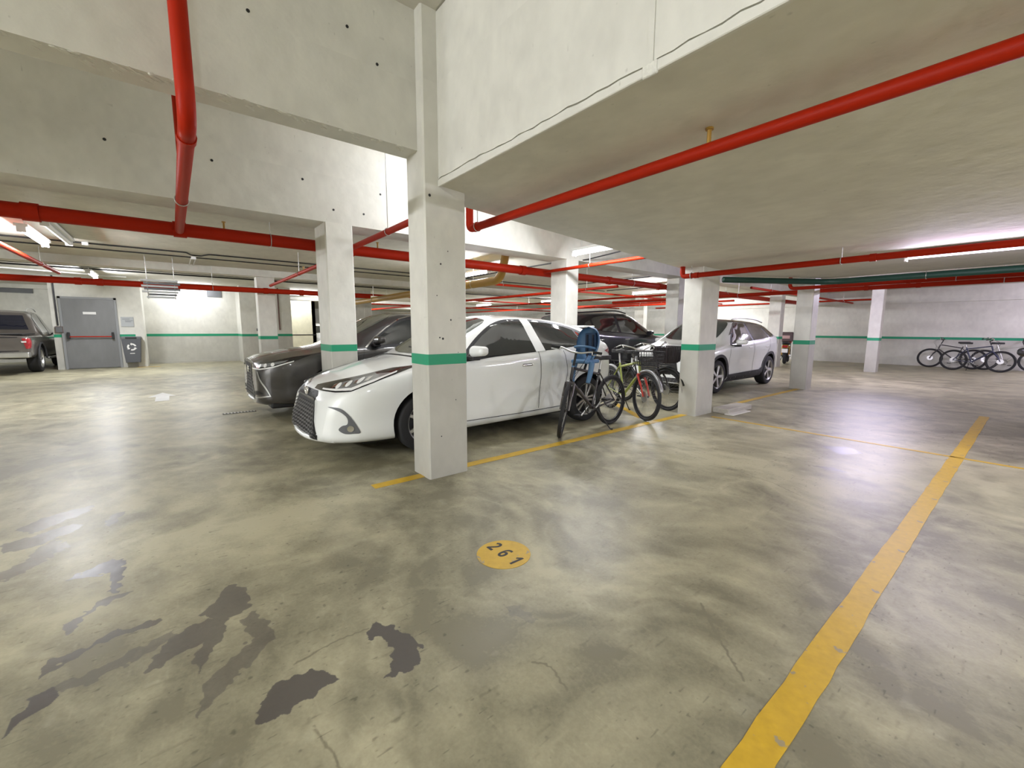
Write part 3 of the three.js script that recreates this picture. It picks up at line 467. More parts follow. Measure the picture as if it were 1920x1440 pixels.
function wheel(R, w, style, rimMat = STEEL, dark = GLOSSBLACK) {  // axis along z, outer face toward +z
  const t = new THREE.Group(); t.name = 'wheel'; const rr = R * .69;
  const prof = [[rr, -w / 2 + .01], [rr + .012, -w / 2], [R - .03, -w / 2 + .004], [R - .008, -w / 2 + .022], [R, -w / 2 + .05], [R, w / 2 - .05], [R - .008, w / 2 - .022], [R - .03, w / 2 - .004], [rr + .012, w / 2], [rr, w / 2 - .01]].map(p => new THREE.Vector2(p[0], p[1]));
  const ty = new THREE.LatheGeometry(prof, 48); ty.rotateX(Math.PI / 2); part('tyre', ty, RUBBER, t);
  const rim = new THREE.LatheGeometry([[rr, -w / 2], [rr - .015, -w / 2 + .01], [rr - .03, 0], [rr - .012, w / 2 - .016], [rr + .004, w / 2 - .004]].map(p => new THREE.Vector2(p[0], p[1])), 40); rim.rotateX(Math.PI / 2); part('rim', rim, rimMat, t);
  const disc = new THREE.CylinderGeometry(rr - .03, rr - .03, .01, 32); disc.rotateX(Math.PI / 2); disc.translate(0, 0, -.02); part('brake_disc', disc, DARKMETAL, t);
  const sp = [], sp2 = [];
  for (let i = 0; i < 5; i++) {
    const a = i / 5 * Math.PI * 2; const mk = (off, wid, len0, zz) => { const s = new THREE.Shape(); s.moveTo(.028, -wid * .6 + off * .3); s.lineTo(len0, -wid + off); s.lineTo(len0, wid + off); s.lineTo(.028, wid * .6 + off * .3); const g = new THREE.ExtrudeGeometry(s, { depth: .022, bevelEnabled: true, bevelThickness: .004, bevelSize: .004, bevelSegments: 1 }); g.translate(0, 0, zz); g.rotateZ(a); return g; };
    if (style === 'twin') { sp.push(mk(.042, .014, rr - .01, w / 2 - .05), mk(-.042, .014, rr - .01, w / 2 - .05)); } else { sp.push(mk(0, .03, rr - .01, w / 2 - .05)); sp2.push(mk(.07, .008, rr - .01, w / 2 - .06)); }
  }
  part('spokes', sp, rimMat, t); if (sp2.length) part('spoke_inserts', sp2, dark, t);
  const hub = new THREE.CylinderGeometry(.034, .042, .05, 20); hub.rotateX(Math.PI / 2); hub.translate(0, 0, w / 2 - .04); part('hub', hub, rimMat, t);
  return t;
}
function addWheels(t, c, style, rimMat) { for (const ax of [c.fx, c.rx]) for (const s of [1, -1]) { const w = wheel(c.R, c.tw || .2, style, rimMat); w.position.set(ax, c.R, s * (c.W - (c.tw || .2) / 2 - .02)); if (s < 0) w.rotation.y = Math.PI; t.add(w); } }
function startCar(name, label, c, paint, at, turn = 0, lower) {
  const t = thing(name, label, 'car', at, turn); const g = carBody(c), bvh = new MeshBVH(g.clone()); const [shell, wells] = cutWheels(g, c);
  part('body', shell, paint, t); part('wheel_wells', wells, BLACK, t);
  const both = (nm, geo, mat, par = t) => { const o = part(nm, geo, mat, par); const q = part(nm, flip(geo), mat, par); return [o, q]; };
  return { t, bvh, both, side: (nm, pts, mat, off, n = 0) => both(nm, lay(bvh, n ? smoothLoop(pts.map(p => [p[0], p[1], 0]), n) : pts.map(p => [p[0], p[1], 0]), 90, off), mat), seam: (lines, w = .007) => { const gs = lines.map(l => ribbon(bvh, l.map(p => [p[0], p[1], 0]), w, 90)); both('panel_gaps', merge(gs), BLACK); } };
}
function mirror(t, both, x, y, z, mat) {                           // housing tapers outward, flat glass to the rear
  const g = new RoundedBoxGeometry(.15, .135, .21, 5, .05), p = g.attributes.position;
  for (let i = 0; i < p.count; i++) { const k = (p.getZ(i) + .105) / .21; p.setY(i, p.getY(i) * (1 - .30 * k) + .012 * k); p.setX(i, p.getX(i) * (1 - .22 * k) + .035 * k); if (p.getX(i) < 0) p.setX(i, p.getX(i) * (1 - .35 * Math.abs(p.getY(i)) / .07)); }
  g.computeVertexNormals(); g.translate(x, y, z + .15); both('side_mirror', g, mat, t);
  both('mirror_arm', rbx(x - .05, x + .05, y - .095, y - .055, z - .05, z + .14, .015), BLACK, t); both('mirror_glass', rbx(x + .066, x + .074, y - .04, y + .045, z + .07, z + .2, .004), CHROME, t);
}
const disc3 = (x, y, z, r, phi) => { const a = phi * Math.PI / 180, o = []; for (let i = 0; i < 14; i++) { const b = i / 14 * Math.PI * 2; o.push([x + Math.sin(a) * r * Math.cos(b), y + r * Math.sin(b), z + Math.cos(a) * r * Math.cos(b)]); } return o; };
const CARWHITE = phys(lin(.82, .84, .82), .32, { clearcoat: 1, clearcoatRoughness: .06 });
const CARGREY = phys(lin(.062, .058, .056), .35, { clearcoat: 1, clearcoatRoughness: .06, metalness: .35 });
const CARNAVY = phys(lin(.030, .030, .042), .35, { clearcoat: 1, clearcoatRoughness: .08, metalness: .3 });
const CARBLACK = phys(lin(.012, .012, .014), .3, { clearcoat: 1, clearcoatRoughness: .06 });
const CARBRONZE = phys(lin(.13, .115, .105), .35, { clearcoat: 1, clearcoatRoughness: .08, metalness: .4 });
const CLADDING = std(lin(.035, .035, .037), .65);

// ---- white hatchback
{
  const c = { L: 4.2, chin: .085, W: .865, R: .325, tw: .195, arch: .375, fx: .965, rx: 3.47,
    top: [[0, .66], [.03, .70], [.12, .765], [.35, .84], [.7, .925], [1.0, .985], [1.13, 1.03], [1.3, 1.13], [1.6, 1.30], [1.9, 1.435], [2.1, 1.478], [2.45, 1.495], [3.0, 1.475], [3.5, 1.41], [3.85, 1.33], [3.97, 1.17], [4.08, 1.02], [4.15, .92], [4.2, .82]],
    belt: [[0, .58], [.15, .68], [.4, .77], [.8, .865], [1.1, .93], [1.4, .965], [2.2, 1.0], [3.0, 1.05], [3.6, 1.115], [3.95, 1.09], [4.2, .75]],
    mid: [[0, .42], [.2, .55], [.6, .68], [1.2, .76], [3, .82], [3.8, .86], [4.2, .6]],
    sill: [[0, .27], [.1, .24], [.5, .235], [1, .24], [3, .26], [3.9, .30], [4.2, .36]],
    bottom: [[0, .215], [.15, .19], [.6, .18], [3.4, .19], [3.9, .24], [4.2, .32]],
    plan: [[0, .50], [.008, .56], [.03, .64], [.08, .73], [.18, .835], [.35, .93], [.6, .98], [1, 1], [3.2, 1], [3.7, .98], [3.95, .93], [4.1, .83], [4.17, .72], [4.2, .62]],
    roofw: [[0, .36], [.1, .50], [.4, .68], [.9, .76], [1.1, .77], [1.5, .715], [2, .635], [2.6, .625], [3.5, .60], [3.9, .60], [4.1, .62], [4.2, .45]],
    crown: [[0, .03], [.5, .045], [1, .04], [1.3, .05], [2, .07], [3, .07], [3.8, .06], [4.2, .05]] };
  const k = startCar('white_hatchback', 'white hatchback parked nose out behind the nearest pillar', c, CARWHITE, [1.075, 0, -4.80]), { t, bvh, both, side } = k;
  addWheels(t, c, 'twin', STEEL);
  side('window_trim', [[1.36, .955], [1.50, 1.065], [1.72, 1.225], [1.95, 1.355], [2.15, 1.415], [2.45, 1.432], [2.9, 1.417], [3.25, 1.365], [3.50, 1.29], [3.66, 1.19], [3.56, 1.135], [3.2, 1.075], [2.6, 1.028], [1.9, .985]], BLACK, .002, 90);
  side('side_window', [[1.46, .985], [1.58, 1.085], [1.78, 1.225], [2.0, 1.345], [2.2, 1.392], [2.46, 1.402], [2.52, 1.03], [2.0, 1.0]], GLASSDARK, .006);
  side('side_window', [[2.64, 1.04], [2.57, 1.402], [2.9, 1.388], [3.2, 1.342], [3.36, 1.295], [3.38, 1.10], [3.0, 1.065]], GLASSDARK, .006);
  side('quarter_window', [[3.41, 1.11], [3.40, 1.275], [3.50, 1.235], [3.58, 1.18], [3.52, 1.135]], GLASSDARK, .006);
  side('door_pillar', [[2.50, 1.02], [2.44, 1.425], [2.585, 1.425], [2.66, 1.03]], CARWHITE, .008);
  part('windscreen', lay(bvh, smoothLoop([[1.10, 0, 0], [1.14, 0, .34], [1.26, 0, .585], [1.34, 0, .60], [1.92, 0, .50], [1.98, 0, .3], [2.0, 0, 0], [1.98, 0, -.3], [1.92, 0, -.50], [1.34, 0, -.60], [1.26, 0, -.585], [1.14, 0, -.34]], 80), 'top', .005, .06), GLASSTEAL, t);
  part('wiper', [rod([1.17, 1.05, .42], [1.22, 1.085, -.12], .008, 6)], BLACK, t);
  k.seam([[[1.33, .94], [1.30, .70], [1.32, .45], [1.40, .27]], [[2.54, 1.03], [2.56, .7], [2.54, .3]], [[3.52, 1.13], [3.42, .9], [3.18, .68], [3.08, .45], [3.05, .28]], [[1.40, .272], [2.2, .268], [3.05, .285]]], .008);
  part('hood_gap', [ribbon(bvh, [[.16, 0, .62], [.5, 0, .72], [1.05, 0, .73]], .008, 'top'), ribbon(bvh, [[.16, 0, -.62], [.5, 0, -.72], [1.05, 0, -.73]], .008, 'top'), ribbon(bvh, [[1.06, 0, .7], [1.03, 0, 0], [1.06, 0, -.7]], .03, 'top')], BLACK, t);
  for (const hx of [2.33, 3.30]) { const hg = new THREE.CapsuleGeometry(.014, .15, 4, 10); hg.rotateZ(Math.PI / 2 + .03); hg.translate(hx, hx < 3 ? .865 : .90, .862); both('door_handle', hg, CHROME, t); side('handle_recess', [[hx - .08, (hx < 3 ? .85 : .885)], [hx + .07, (hx < 3 ? .853 : .888)], [hx + .07, (hx < 3 ? .885 : .92)], [hx - .08, (hx < 3 ? .882 : .917)]], GREYPLASTIC, .003); }
  mirror(t, both, 1.52, 1.055, .81, CARWHITE);
  side('sill_skirt', [[1.30, .19], [1.30, .245], [3.08, .275], [3.08, .215]], CARWHITE, .012);
  // lamps and nose, seen from a slant so that they wrap round the corner
  const hl = [[.05, .725, .16], [.10, .775, .42], [.22, .825, .62], [.5, .895, .74], [.83, .925, .80], [.66, .865, .80], [.42, .775, .77], [.24, .70, .70], [.14, .685, .56], [.07, .685, .34], [.04, .692, .16]];
  both('headlight_housing', lay(bvh, hl, 40, .004, .03), GLOSSBLACK, t);
  both('headlight_lens', lay(bvh, [[.12, .745, .46], [.2, .785, .60], [.42, .845, .72], [.56, .855, .765], [.38, .775, .76], [.25, .715, .70], [.15, .71, .55]], 40, .009, .03), LAMPGLASS, t);
  both('running_light', lay(bvh, [[.08, .695, .35], [.15, .693, .55], [.25, .707, .695], [.43, .78, .77], [.62, .855, .79], [.60, .87, .79], [.41, .80, .765], [.24, .727, .69], [.15, .71, .55], [.08, .708, .35]], 40, .012, .03), WHITEPLASTIC, t);
  for (const [x, y, z] of [[.14, .735, .55], [.20, .755, .63], [.28, .785, .69]]) both('lamp_projector', lay(bvh, disc3(x, y, z, .026, 40), 40, .013, .02), WHITEPLASTIC, t);
  for (const [x, y, z] of [[.115, .735, .50], [.175, .75, .60], [.25, .775, .67], [.33, .80, .72]]) both('lamp_cell', lay(bvh, [[x - .012, y - .02, z - .012], [x + .022, y - .012, z + .012], [x + .03, y + .022, z + .012], [x - .002, y + .014, z - .012]], 40, .011, .02), CHROME, t);
  const gr = [[0, .68, -.30], [0, .685, .0], [0, .68, .30], [0, .635, .36], [0, .58, .33], [0, .45, .40], [0, .27, .52], [0, .225, .50], [0, .225, -.50], [0, .27, -.52], [0, .45, -.40], [0, .58, -.33], [0, .635, -.36]];
  part('grille', lay(bvh, gr, 0, .003, .04), BLACK, t);
  for (let i = 0; i < 8; i++) { const y = .26 + i * .04, w = .50 - .13 * Math.max(0, (y - .25)) / .3, pp = []; for (let q = 0; q <= 20; q++) { const z = -w + 2 * w * q / 20; pp.push([0, y + .009 * (q % 2 ? 1 : -1), z]); } part('grille_slat', ribbon(bvh, pp, .018, 0, .012), phys(lin(.035, .033, .037), .3), t); }
  part('grille_bar', ribbon(bvh, [[0, .60, -.34], [0, .60, 0], [0, .60, .34]], .022, 0, .010), CARGREY, t);
  const em = new THREE.TorusGeometry(.062, .009, 8, 28); em.scale(1, .72, 1); const em2 = new THREE.TorusGeometry(.036, .007, 8, 24); em2.scale(.62, 1.1, 1); const em3 = new THREE.TorusGeometry(.04, .007, 8, 24); em3.scale(1, .42, 1); em3.translate(0, .018, 0);
  const emb = merge([em, em2, em3]); emb.rotateY(-Math.PI / 2); emb.rotateZ(.1); emb.translate(-.014, .655, 0); part('emblem', emb, CHROME, t);
  const lip = []; for (let q = 0; q <= 24; q++) { const z = -.62 + 1.24 * q / 24; lip.push([-.075 + .17 * Math.pow(Math.abs(z) / .62, 2.6), .225 - .012 * (1 - Math.abs(z)), z]); } const lg = sweep(lip.map(p => V(p[0] - .02, p[1], p[2])), .026, 8); part('bumper_lip', lg, CARWHITE, t);
  both('bumper_vane', lay(bvh, smoothLoop([[.07, .555, .56], [.16, .545, .655], [.22, .48, .70], [.27, .36, .745], [.29, .30, .755], [.24, .295, .735], [.16, .30, .69], [.125, .34, .655], [.15, .375, .675], [.19, .39, .70], [.20, .45, .695], [.17, .50, .665], [.12, .535, .61]], 60), 45, .005, .02), GREYPLASTIC, t);
  both('fog_light', lay(bvh, disc3(.215, .345, .715, .03, 45), 45, .012, .02), CHROME, t);
  part('undertray', rbx(.32, 3.9, .15, .22, -.68, .68, .03), BLACK, t);
  part('spoiler', rbx(3.72, 3.98, 1.335, 1.365, -.52, .52, .014), CARWHITE, t);
  both('tail_lamp', lay(bvh, [[3.95, .95, .7], [4.1, .93, .68], [4.12, 1.02, .6], [3.95, 1.05, .66], [3.8, 1.0, .78]], 130, .006, .04), REDGLASS, t);
}
// ---- crossovers share one table; the numbers stretch it
function crossover(L, W, H, fx, rx, R, o = {}) {
  const s = L / 4.4, h = H / 1.58, q = v => v.map(([x, y]) => [x * s, y * h]), p = v => v.map(([x, y]) => [x * s, y]);
  return { L, W, R, tw: .23, arch: R + .055, fx, rx,
    top: q([[0, o.nose || .80], [.03, .85], [.15, .90], [.5, .97], [.95, 1.04], [1.12, 1.09], [1.35, 1.22], [1.65, 1.39], [1.95, 1.53], [2.2, 1.575], [2.6, 1.58], [3.3, 1.555], [3.9, 1.49], [4.08, 1.33], [4.25, 1.12], [4.35, 1.0], [4.4, .9]]),
    belt: q([[0, .70], [.15, .80], [.4, .875], [.9, .955], [1.3, 1.0], [2.2, 1.035], [3.2, 1.085], [3.8, 1.15], [4.1, 1.15], [4.4, .8]]),
    mid: q([[0, .50], [.2, .62], [.7, .74], [1.4, .82], [3, .88], [3.9, .92], [4.4, .66]]),
    sill: q([[0, .33], [.1, .30], [.6, .30], [3.8, .32], [4.4, .42]]), bottom: q([[0, .25], [.15, .22], [3.8, .23], [4.4, .36]]),
    plan: p([[0, .62], [.01, .68], [.04, .75], [.1, .82], [.22, .90], [.4, .96], [.7, .99], [1, 1], [3.5, 1], [3.9, .98], [4.15, .93], [4.3, .85], [4.37, .76], [4.4, .66]]),
    roofw: p([[0, .45], [.1, .58], [.5, .72], [1, .78], [1.15, .78], [1.6, .71], [2.1, .645], [2.7, .635], [3.6, .61], [4, .6], [4.25, .64], [4.4, .5]]),
    crown: p([[0, .03], [.6, .05], [1.1, .045], [1.4, .055], [2.1, .075], [3.2, .075], [4, .065], [4.4, .05]]) };
}
function crossoverTrim(k, c, s, h, { glass = GLASSDARK, trim = BLACK, clad = CLADDING, roof } = {}) {
  const { t, bvh, both, side } = k, X = v => v.map(p => [p[0] * s, p[1] * h]);
  side('window_trim', X([[1.42, .99], [1.56, 1.115], [1.8, 1.285], [2.05, 1.425], [2.3, 1.485], [2.7, 1.497], [3.2, 1.475], [3.6, 1.42], [3.86, 1.33], [3.98, 1.22], [3.8, 1.165], [3.3, 1.11], [2.4, 1.06]]), trim, .002, 90);
  side('side_window', X([[1.54, 1.03], [1.66, 1.14], [1.88, 1.295], [2.12, 1.415], [2.34, 1.458], [2.55, 1.464], [2.58, 1.085], [2.0, 1.05]]), glass, .006);
  side('side_window', X([[2.68, 1.09], [2.65, 1.464], [3.1, 1.45], [3.36, 1.41], [3.48, 1.37], [3.52, 1.145], [3.1, 1.11]]), glass, .006);
  side('quarter_window', X([[3.58, 1.155], [3.55, 1.35], [3.74, 1.29], [3.86, 1.21], [3.76, 1.175]]), glass, .006);
  const wz = c.W / .9; part('windscreen', lay(bvh, smoothLoop([[1.12, 0, 0], [1.16, 0, .36], [1.27, 0, .60], [1.38, 0, .625], [1.93, 0, .535], [2.0, 0, .3], [2.02, 0, 0], [2.0, 0, -.3], [1.93, 0, -.535], [1.38, 0, -.625], [1.27, 0, -.60], [1.16, 0, -.36]].map(p => [p[0] * s, 0, p[2] * wz]), 70), 'top', .005, .08), GLASSTEAL, t);
  part('rear_window', lay(bvh, smoothLoop([[0, 1.42, 0], [0, 1.40, .42], [0, 1.2, .55], [0, 1.13, .5], [0, 1.12, 0], [0, 1.13, -.5], [0, 1.2, -.55], [0, 1.40, -.42]].map(p => [4.2 * s, p[1] * h, p[2] * wz]), 50), 180, .005, .08), glass, t);
  if (roof) part('roof_panel', lay(bvh, smoothLoop([[2.0, 0, 0], [1.98, 0, .5], [2.1, 0, .565], [3.7, 0, .54], [3.95, 0, .5], [4.0, 0, 0], [3.95, 0, -.5], [3.7, 0, -.54], [2.1, 0, -.565], [1.98, 0, -.5]].map(p => [p[0] * s, 0, p[2] * wz]), 80), 'top', .006, .1), roof, t);
  k.seam([X([[1.40, .97], [1.36, .7], [1.40, .36]]), X([[2.60, 1.06], [2.61, .7], [2.6, .34]]), X([[3.55, 1.13], [3.5, .9], [3.3, .66], [3.24, .36]])], .008);
  for (const hx of [2.4, 3.35]) { const hg = new THREE.CapsuleGeometry(.015, .16, 4, 8); hg.rotateZ(Math.PI / 2); hg.translate(hx * s, .93 * h, c.W * .995); both('door_handle', hg, roof ? CARWHITE : CHROME, t); }
  if (clad) {
    for (const ax of [c.fx, c.rx]) { const a = [], b = []; for (let i = 0; i <= 20; i++) { const th = -.1 + (Math.PI + .2) * i / 20; a.push([ax + (c.arch - .005) * Math.cos(th), c.R + .01 + (c.arch - .005) * Math.sin(th)]); b.push([ax + (c.arch + .055) * Math.cos(th), c.R + .01 + (c.arch + .055) * Math.sin(th)]); } side('arch_cladding', [...a, ...b.reverse()], clad, .012); }
    side('sill_cladding', [[c.fx + c.arch + .03, .235 * h], [c.fx + c.arch + .03, .37 * h], [c.rx - c.arch - .2, .40 * h], [c.rx - c.arch - .03, .46 * h], [c.rx - c.arch - .03, .25 * h]], clad, .012);
  }
  part('undertray', rbx(.15, c.L - .25, .17, .26, -c.W * .8, c.W * .8, .03), BLACK, t);
  both('tail_lamp', lay(bvh, [[4.0, .98, .8], [4.3, .96, .7], [4.3, 1.08, .65], [4.05, 1.1, .75]].map(p => [p[0] * s, p[1] * h, p[2] * wz]), 130, .006, .05), REDGLASS, t);
}
// ---- grey crossover next to the hatchback
{
  const c = crossover(4.5, .92, 1.60, .96, 3.62, .345, { nose: .84 }), s = 4.5 / 4.4, h = 1.60 / 1.58;
  const k = startCar('grey_crossover', 'dark grey crossover with a tall grille parked behind the white hatchback', c, CARGREY, [.86, 0, -7.42]), { t, bvh, both } = k;
  addWheels(t, c, 'star', STEEL); crossoverTrim(k, c, s, h, { clad: CARGREY });
  k.side('window_chrome', [[1.42, 1.0], [1.58, 1.14], [1.82, 1.31], [2.07, 1.452], [2.32, 1.513], [2.75, 1.525], [2.75, 1.515], [2.33, 1.503], [2.08, 1.44], [1.83, 1.297], [1.6, 1.13], [1.45, .998]].map(p => [p[0] * s, p[1] * h]), CHROME, .007);
  part('grille', lay(bvh, [[0, .80, -.30], [0, .80, .30], [0, .66, .27], [0, .55, .24], [0, .36, .44], [0, .30, .44], [0, .30, -.44], [0, .36, -.44], [0, .55, -.24], [0, .66, -.27]], 0, .003, .04), BLACK, t);
  for (let i = 0; i < 10; i++) { const y = .335 + i * .046, w = y > .56 ? .25 : .40 - .15 * (y - .33) / .23; part('grille_slat', ribbon(bvh, [[0, y, -w], [0, y, 0], [0, y, w]], .016, 0, .01), DARKMETAL, t); }
  both('grille_frame', ribbon(bvh, [[0, .81, .31], [0, .67, .275], [0, .555, .25], [0, .36, .455], [0, .29, .45]], .014, 0, .012), STEEL, t);
  both('headlight_housing', lay(bvh, [[.04, .80, .36], [.15, .835, .6], [.4, .89, .76], [.72, .925, .84], [.5, .84, .83], [.25, .76, .76], [.12, .73, .62], [.06, .735, .40]], 40, .004, .03), GLOSSBLACK, t);
  both('headlight_lens', lay(bvh, [[.10, .79, .5], [.2, .81, .66], [.45, .86, .80], [.4, .83, .80], [.2, .775, .72], [.1, .755, .55]], 40, .009, .03), LAMPGLASS, t);
  both('running_light', lay(bvh, [[.06, .735, .40], [.12, .725, .62], [.25, .755, .76], [.5, .835, .83], [.5, .85, .83], [.25, .772, .755], [.12, .742, .62], [.06, .75, .40]], 40, .011, .03), WHITEPLASTIC, t);
  for (const [x, y, z] of [[.13, .775, .60], [.19, .785, .67], [.27, .80, .73]]) both('lamp_projector', lay(bvh, disc3(x, y, z, .024, 40), 40, .013, .02), WHITEPLASTIC, t);
  both('bumper_fold', ribbon(bvh, [[.08, .70, .60], [.11, .60, .63], [.14, .48, .70], [.17, .36, .74], [.08, .34, .62], [.02, .33, .48]], .022, 40, .008), STEEL, t);
  both('air_inlet', lay(bvh, [[.03, .42, .46], [.1, .43, .62], [.13, .39, .68], [.08, .37, .58], [.03, .37, .47]], 30, .005, .03), BLACK, t);
  const em = new THREE.TorusGeometry(.06, .008, 8, 24); em.scale(1, .78, 1); const e2 = rod([-.03, -.03, 0], [.0, .035, 0], .007, 6), e3 = rod([-.03, -.03, 0], [.035, -.03, 0], .007, 6), e = merge([em, e2, e3]); e.rotateY(-Math.PI / 2); e.translate(-.01, .70, 0); part('emblem', e, CHROME, t);
  const lip = []; for (let q = 0; q <= 20; q++) { const z = -.66 + 1.32 * q / 20; lip.push(V(.0 + .17 * Math.pow(Math.abs(z) / .66, 2.6), .265, z)); } part('bumper_lip', sweep(lip, .022, 8), STEEL, t);
  mirror(t, both, 1.62, 1.12, .86, CARGREY);
}
// ---- white crossover with a black roof
{
  const c = crossover(4.28, .88, 1.57, .90, 3.50, .345), s = 4.28 / 4.4, h = 1.57 / 1.58;
  const k = startCar('white_crossover', 'white crossover with black roof and cladding parked behind the bicycle pillar', c, CARWHITE, [7.86, 0, -4.95]), { t, bvh, both } = k;
  addWheels(t, c, 'star', STEEL); crossoverTrim(k, c, s, h, { roof: GLOSSBLACK, glass: phys(lin(.02, .016, .02), .05, { clearcoat: 1 }) });
  k.side('window_chrome', [[1.42, .985], [2.4, 1.05], [3.3, 1.105], [3.8, 1.16], [3.8, 1.175], [3.3, 1.12], [2.4, 1.065], [1.43, 1.0]].map(p => [p[0] * s, p[1] * h]), CHROME, .009);
  k.side('roof_edge', [[1.60, 1.20], [1.80, 1.335], [2.05, 1.475], [2.25, 1.53], [2.7, 1.545], [3.2, 1.525], [3.6, 1.475], [3.88, 1.40], [4.02, 1.24], [3.9, 1.20], [3.76, 1.30], [3.5, 1.38], [3.1, 1.452], [2.66, 1.466], [2.3, 1.455], [2.08, 1.40], [1.84, 1.27]].map(p => [p[0] * s, p[1] * h]), GLOSSBLACK, .005);
  both('roof_rail', sweep(curve([[2.05 * s, 1.545, .56], [2.5 * s, 1.585, .57], [3.3 * s, 1.565, .555], [3.8 * s, 1.50, .54]], 16), .016, 6), STEEL, t);
  part('grille', lay(bvh, [[0, .74, -.42], [0, .76, 0], [0, .74, .42], [0, .50, .46], [0, .40, .30], [0, .40, -.30], [0, .50, -.46]], 0, .003, .05), BLACK, t);
  for (let i = 0; i < 7; i++) part('grille_slat', ribbon(bvh, [[0, .44 + i * .045, -.40], [0, .44 + i * .045, .40]], .012, 0, .009), CHROME, t);
  both('headlight_housing', lay(bvh, [[.05, .78, .48], [.16, .82, .66], [.4, .87, .78], [.62, .89, .82], [.4, .79, .80], [.2, .70, .74], [.1, .69, .58], [.05, .72, .48]], 40, .004, .03), GLOSSBLACK, t);
  both('headlight_lens', lay(bvh, [[.12, .78, .60], [.38, .845, .77], [.36, .80, .77], [.16, .72, .68]], 40, .009, .03), LAMPGLASS, t);
  part('lower_bumper', lay(bvh, [[0, .34, -.62], [0, .34, .62], [0, .25, .60], [0, .25, -.60]], 0, .006, .05), CLADDING, t);
  mirror(t, both, 1.58, 1.05, .84, CARWHITE);
}
// ---- dark off-roader, nose toward the right wall
{
  const c = crossover(4.85, .95, 1.80, 1.0, 3.85, .39), s = 4.85 / 4.4, h = 1.80 / 1.58;
  const k = startCar('dark_offroader', 'tall dark blue-grey off-roader seen over the roof of the white hatchback', c, CARNAVY, [12.0, 0, -7.75], Math.PI), { t, bvh, both } = k;
  addWheels(t, c, 'star', STEEL); crossoverTrim(k, c, s, h, {});
  part('grille', lay(bvh, [[0, .86, -.45], [0, .86, .45], [0, .55, .40], [0, .55, -.40]], 0, .004, .06), BLACK, t);
  both('headlight_housing', lay(bvh, [[.05, .88, .55], [.4, .93, .8], [.35, .80, .82], [.08, .78, .6]], 40, .005, .04), LAMPGLASS, t);
  both('roof_rail', sweep(curve([[2.1 * s, 1.75, .60], [2.6 * s, 1.80, .62], [3.8 * s, 1.72, .58]], 14), .018, 6), DARKMETAL, t);
  mirror(t, both, 1.75, 1.22, .90, CARNAVY);
}
// ---- black car at the right, far dark cars
function plainCar(name, label, c, paint, at, turn, s, h) {
  const k = startCar(name, label, c, paint, at, turn); addWheels(k.t, c, 'star', STEEL); crossoverTrim(k, c, s, h, { clad: null });
  k.both('headlight_housing', lay(k.bvh, [[.05, .78 * h, .5], [.4, .88 * h, .78], [.35, .76 * h, .8], [.08, .70 * h, .6]], 40, .005, .04), LAMPGLASS, k.t);
  part('grille', lay(k.bvh, [[0, .70 * h, -.4], [0, .70 * h, .4], [0, .45 * h, .4], [0, .45 * h, -.4]], 0, .004, .06), BLACK, k.t); mirror(k.t, k.both, 1.6, 1.05 * h, c.W - .05, paint); return k.t;
}
plainCar('black_car', 'black car at the edge past the thin yellow line, only its tyre showing', crossover(4.4, .90, 1.58, .92, 3.55, .34), CARBLACK, [6.28, 0, .945], 0, 1, 1);
plainCar('dark_car', 'dark car far behind the slim pillar above the white crossover hood', crossover(4.4, .90, 1.62, .92, 3.55, .35), CARBLACK, [20.6, 0, -14.3], Math.PI, 1, 1.62 / 1.58);
plainCar('dark_sedan', 'dark car in the far bays just above the white hatchback roof', crossover(4.4, .90, 1.66, .92, 3.55, .35), CARBLACK, [12.6, 0, -14.0], Math.PI, 1, 1.66 / 1.58);
plainCar('white_car', 'white car half hidden by the cream partition in the far bay', crossover(4.4, .90, 1.58, .92, 3.55, .35), CARWHITE, [5.6, 0, -25.5], -Math.PI / 2, 1, 1);
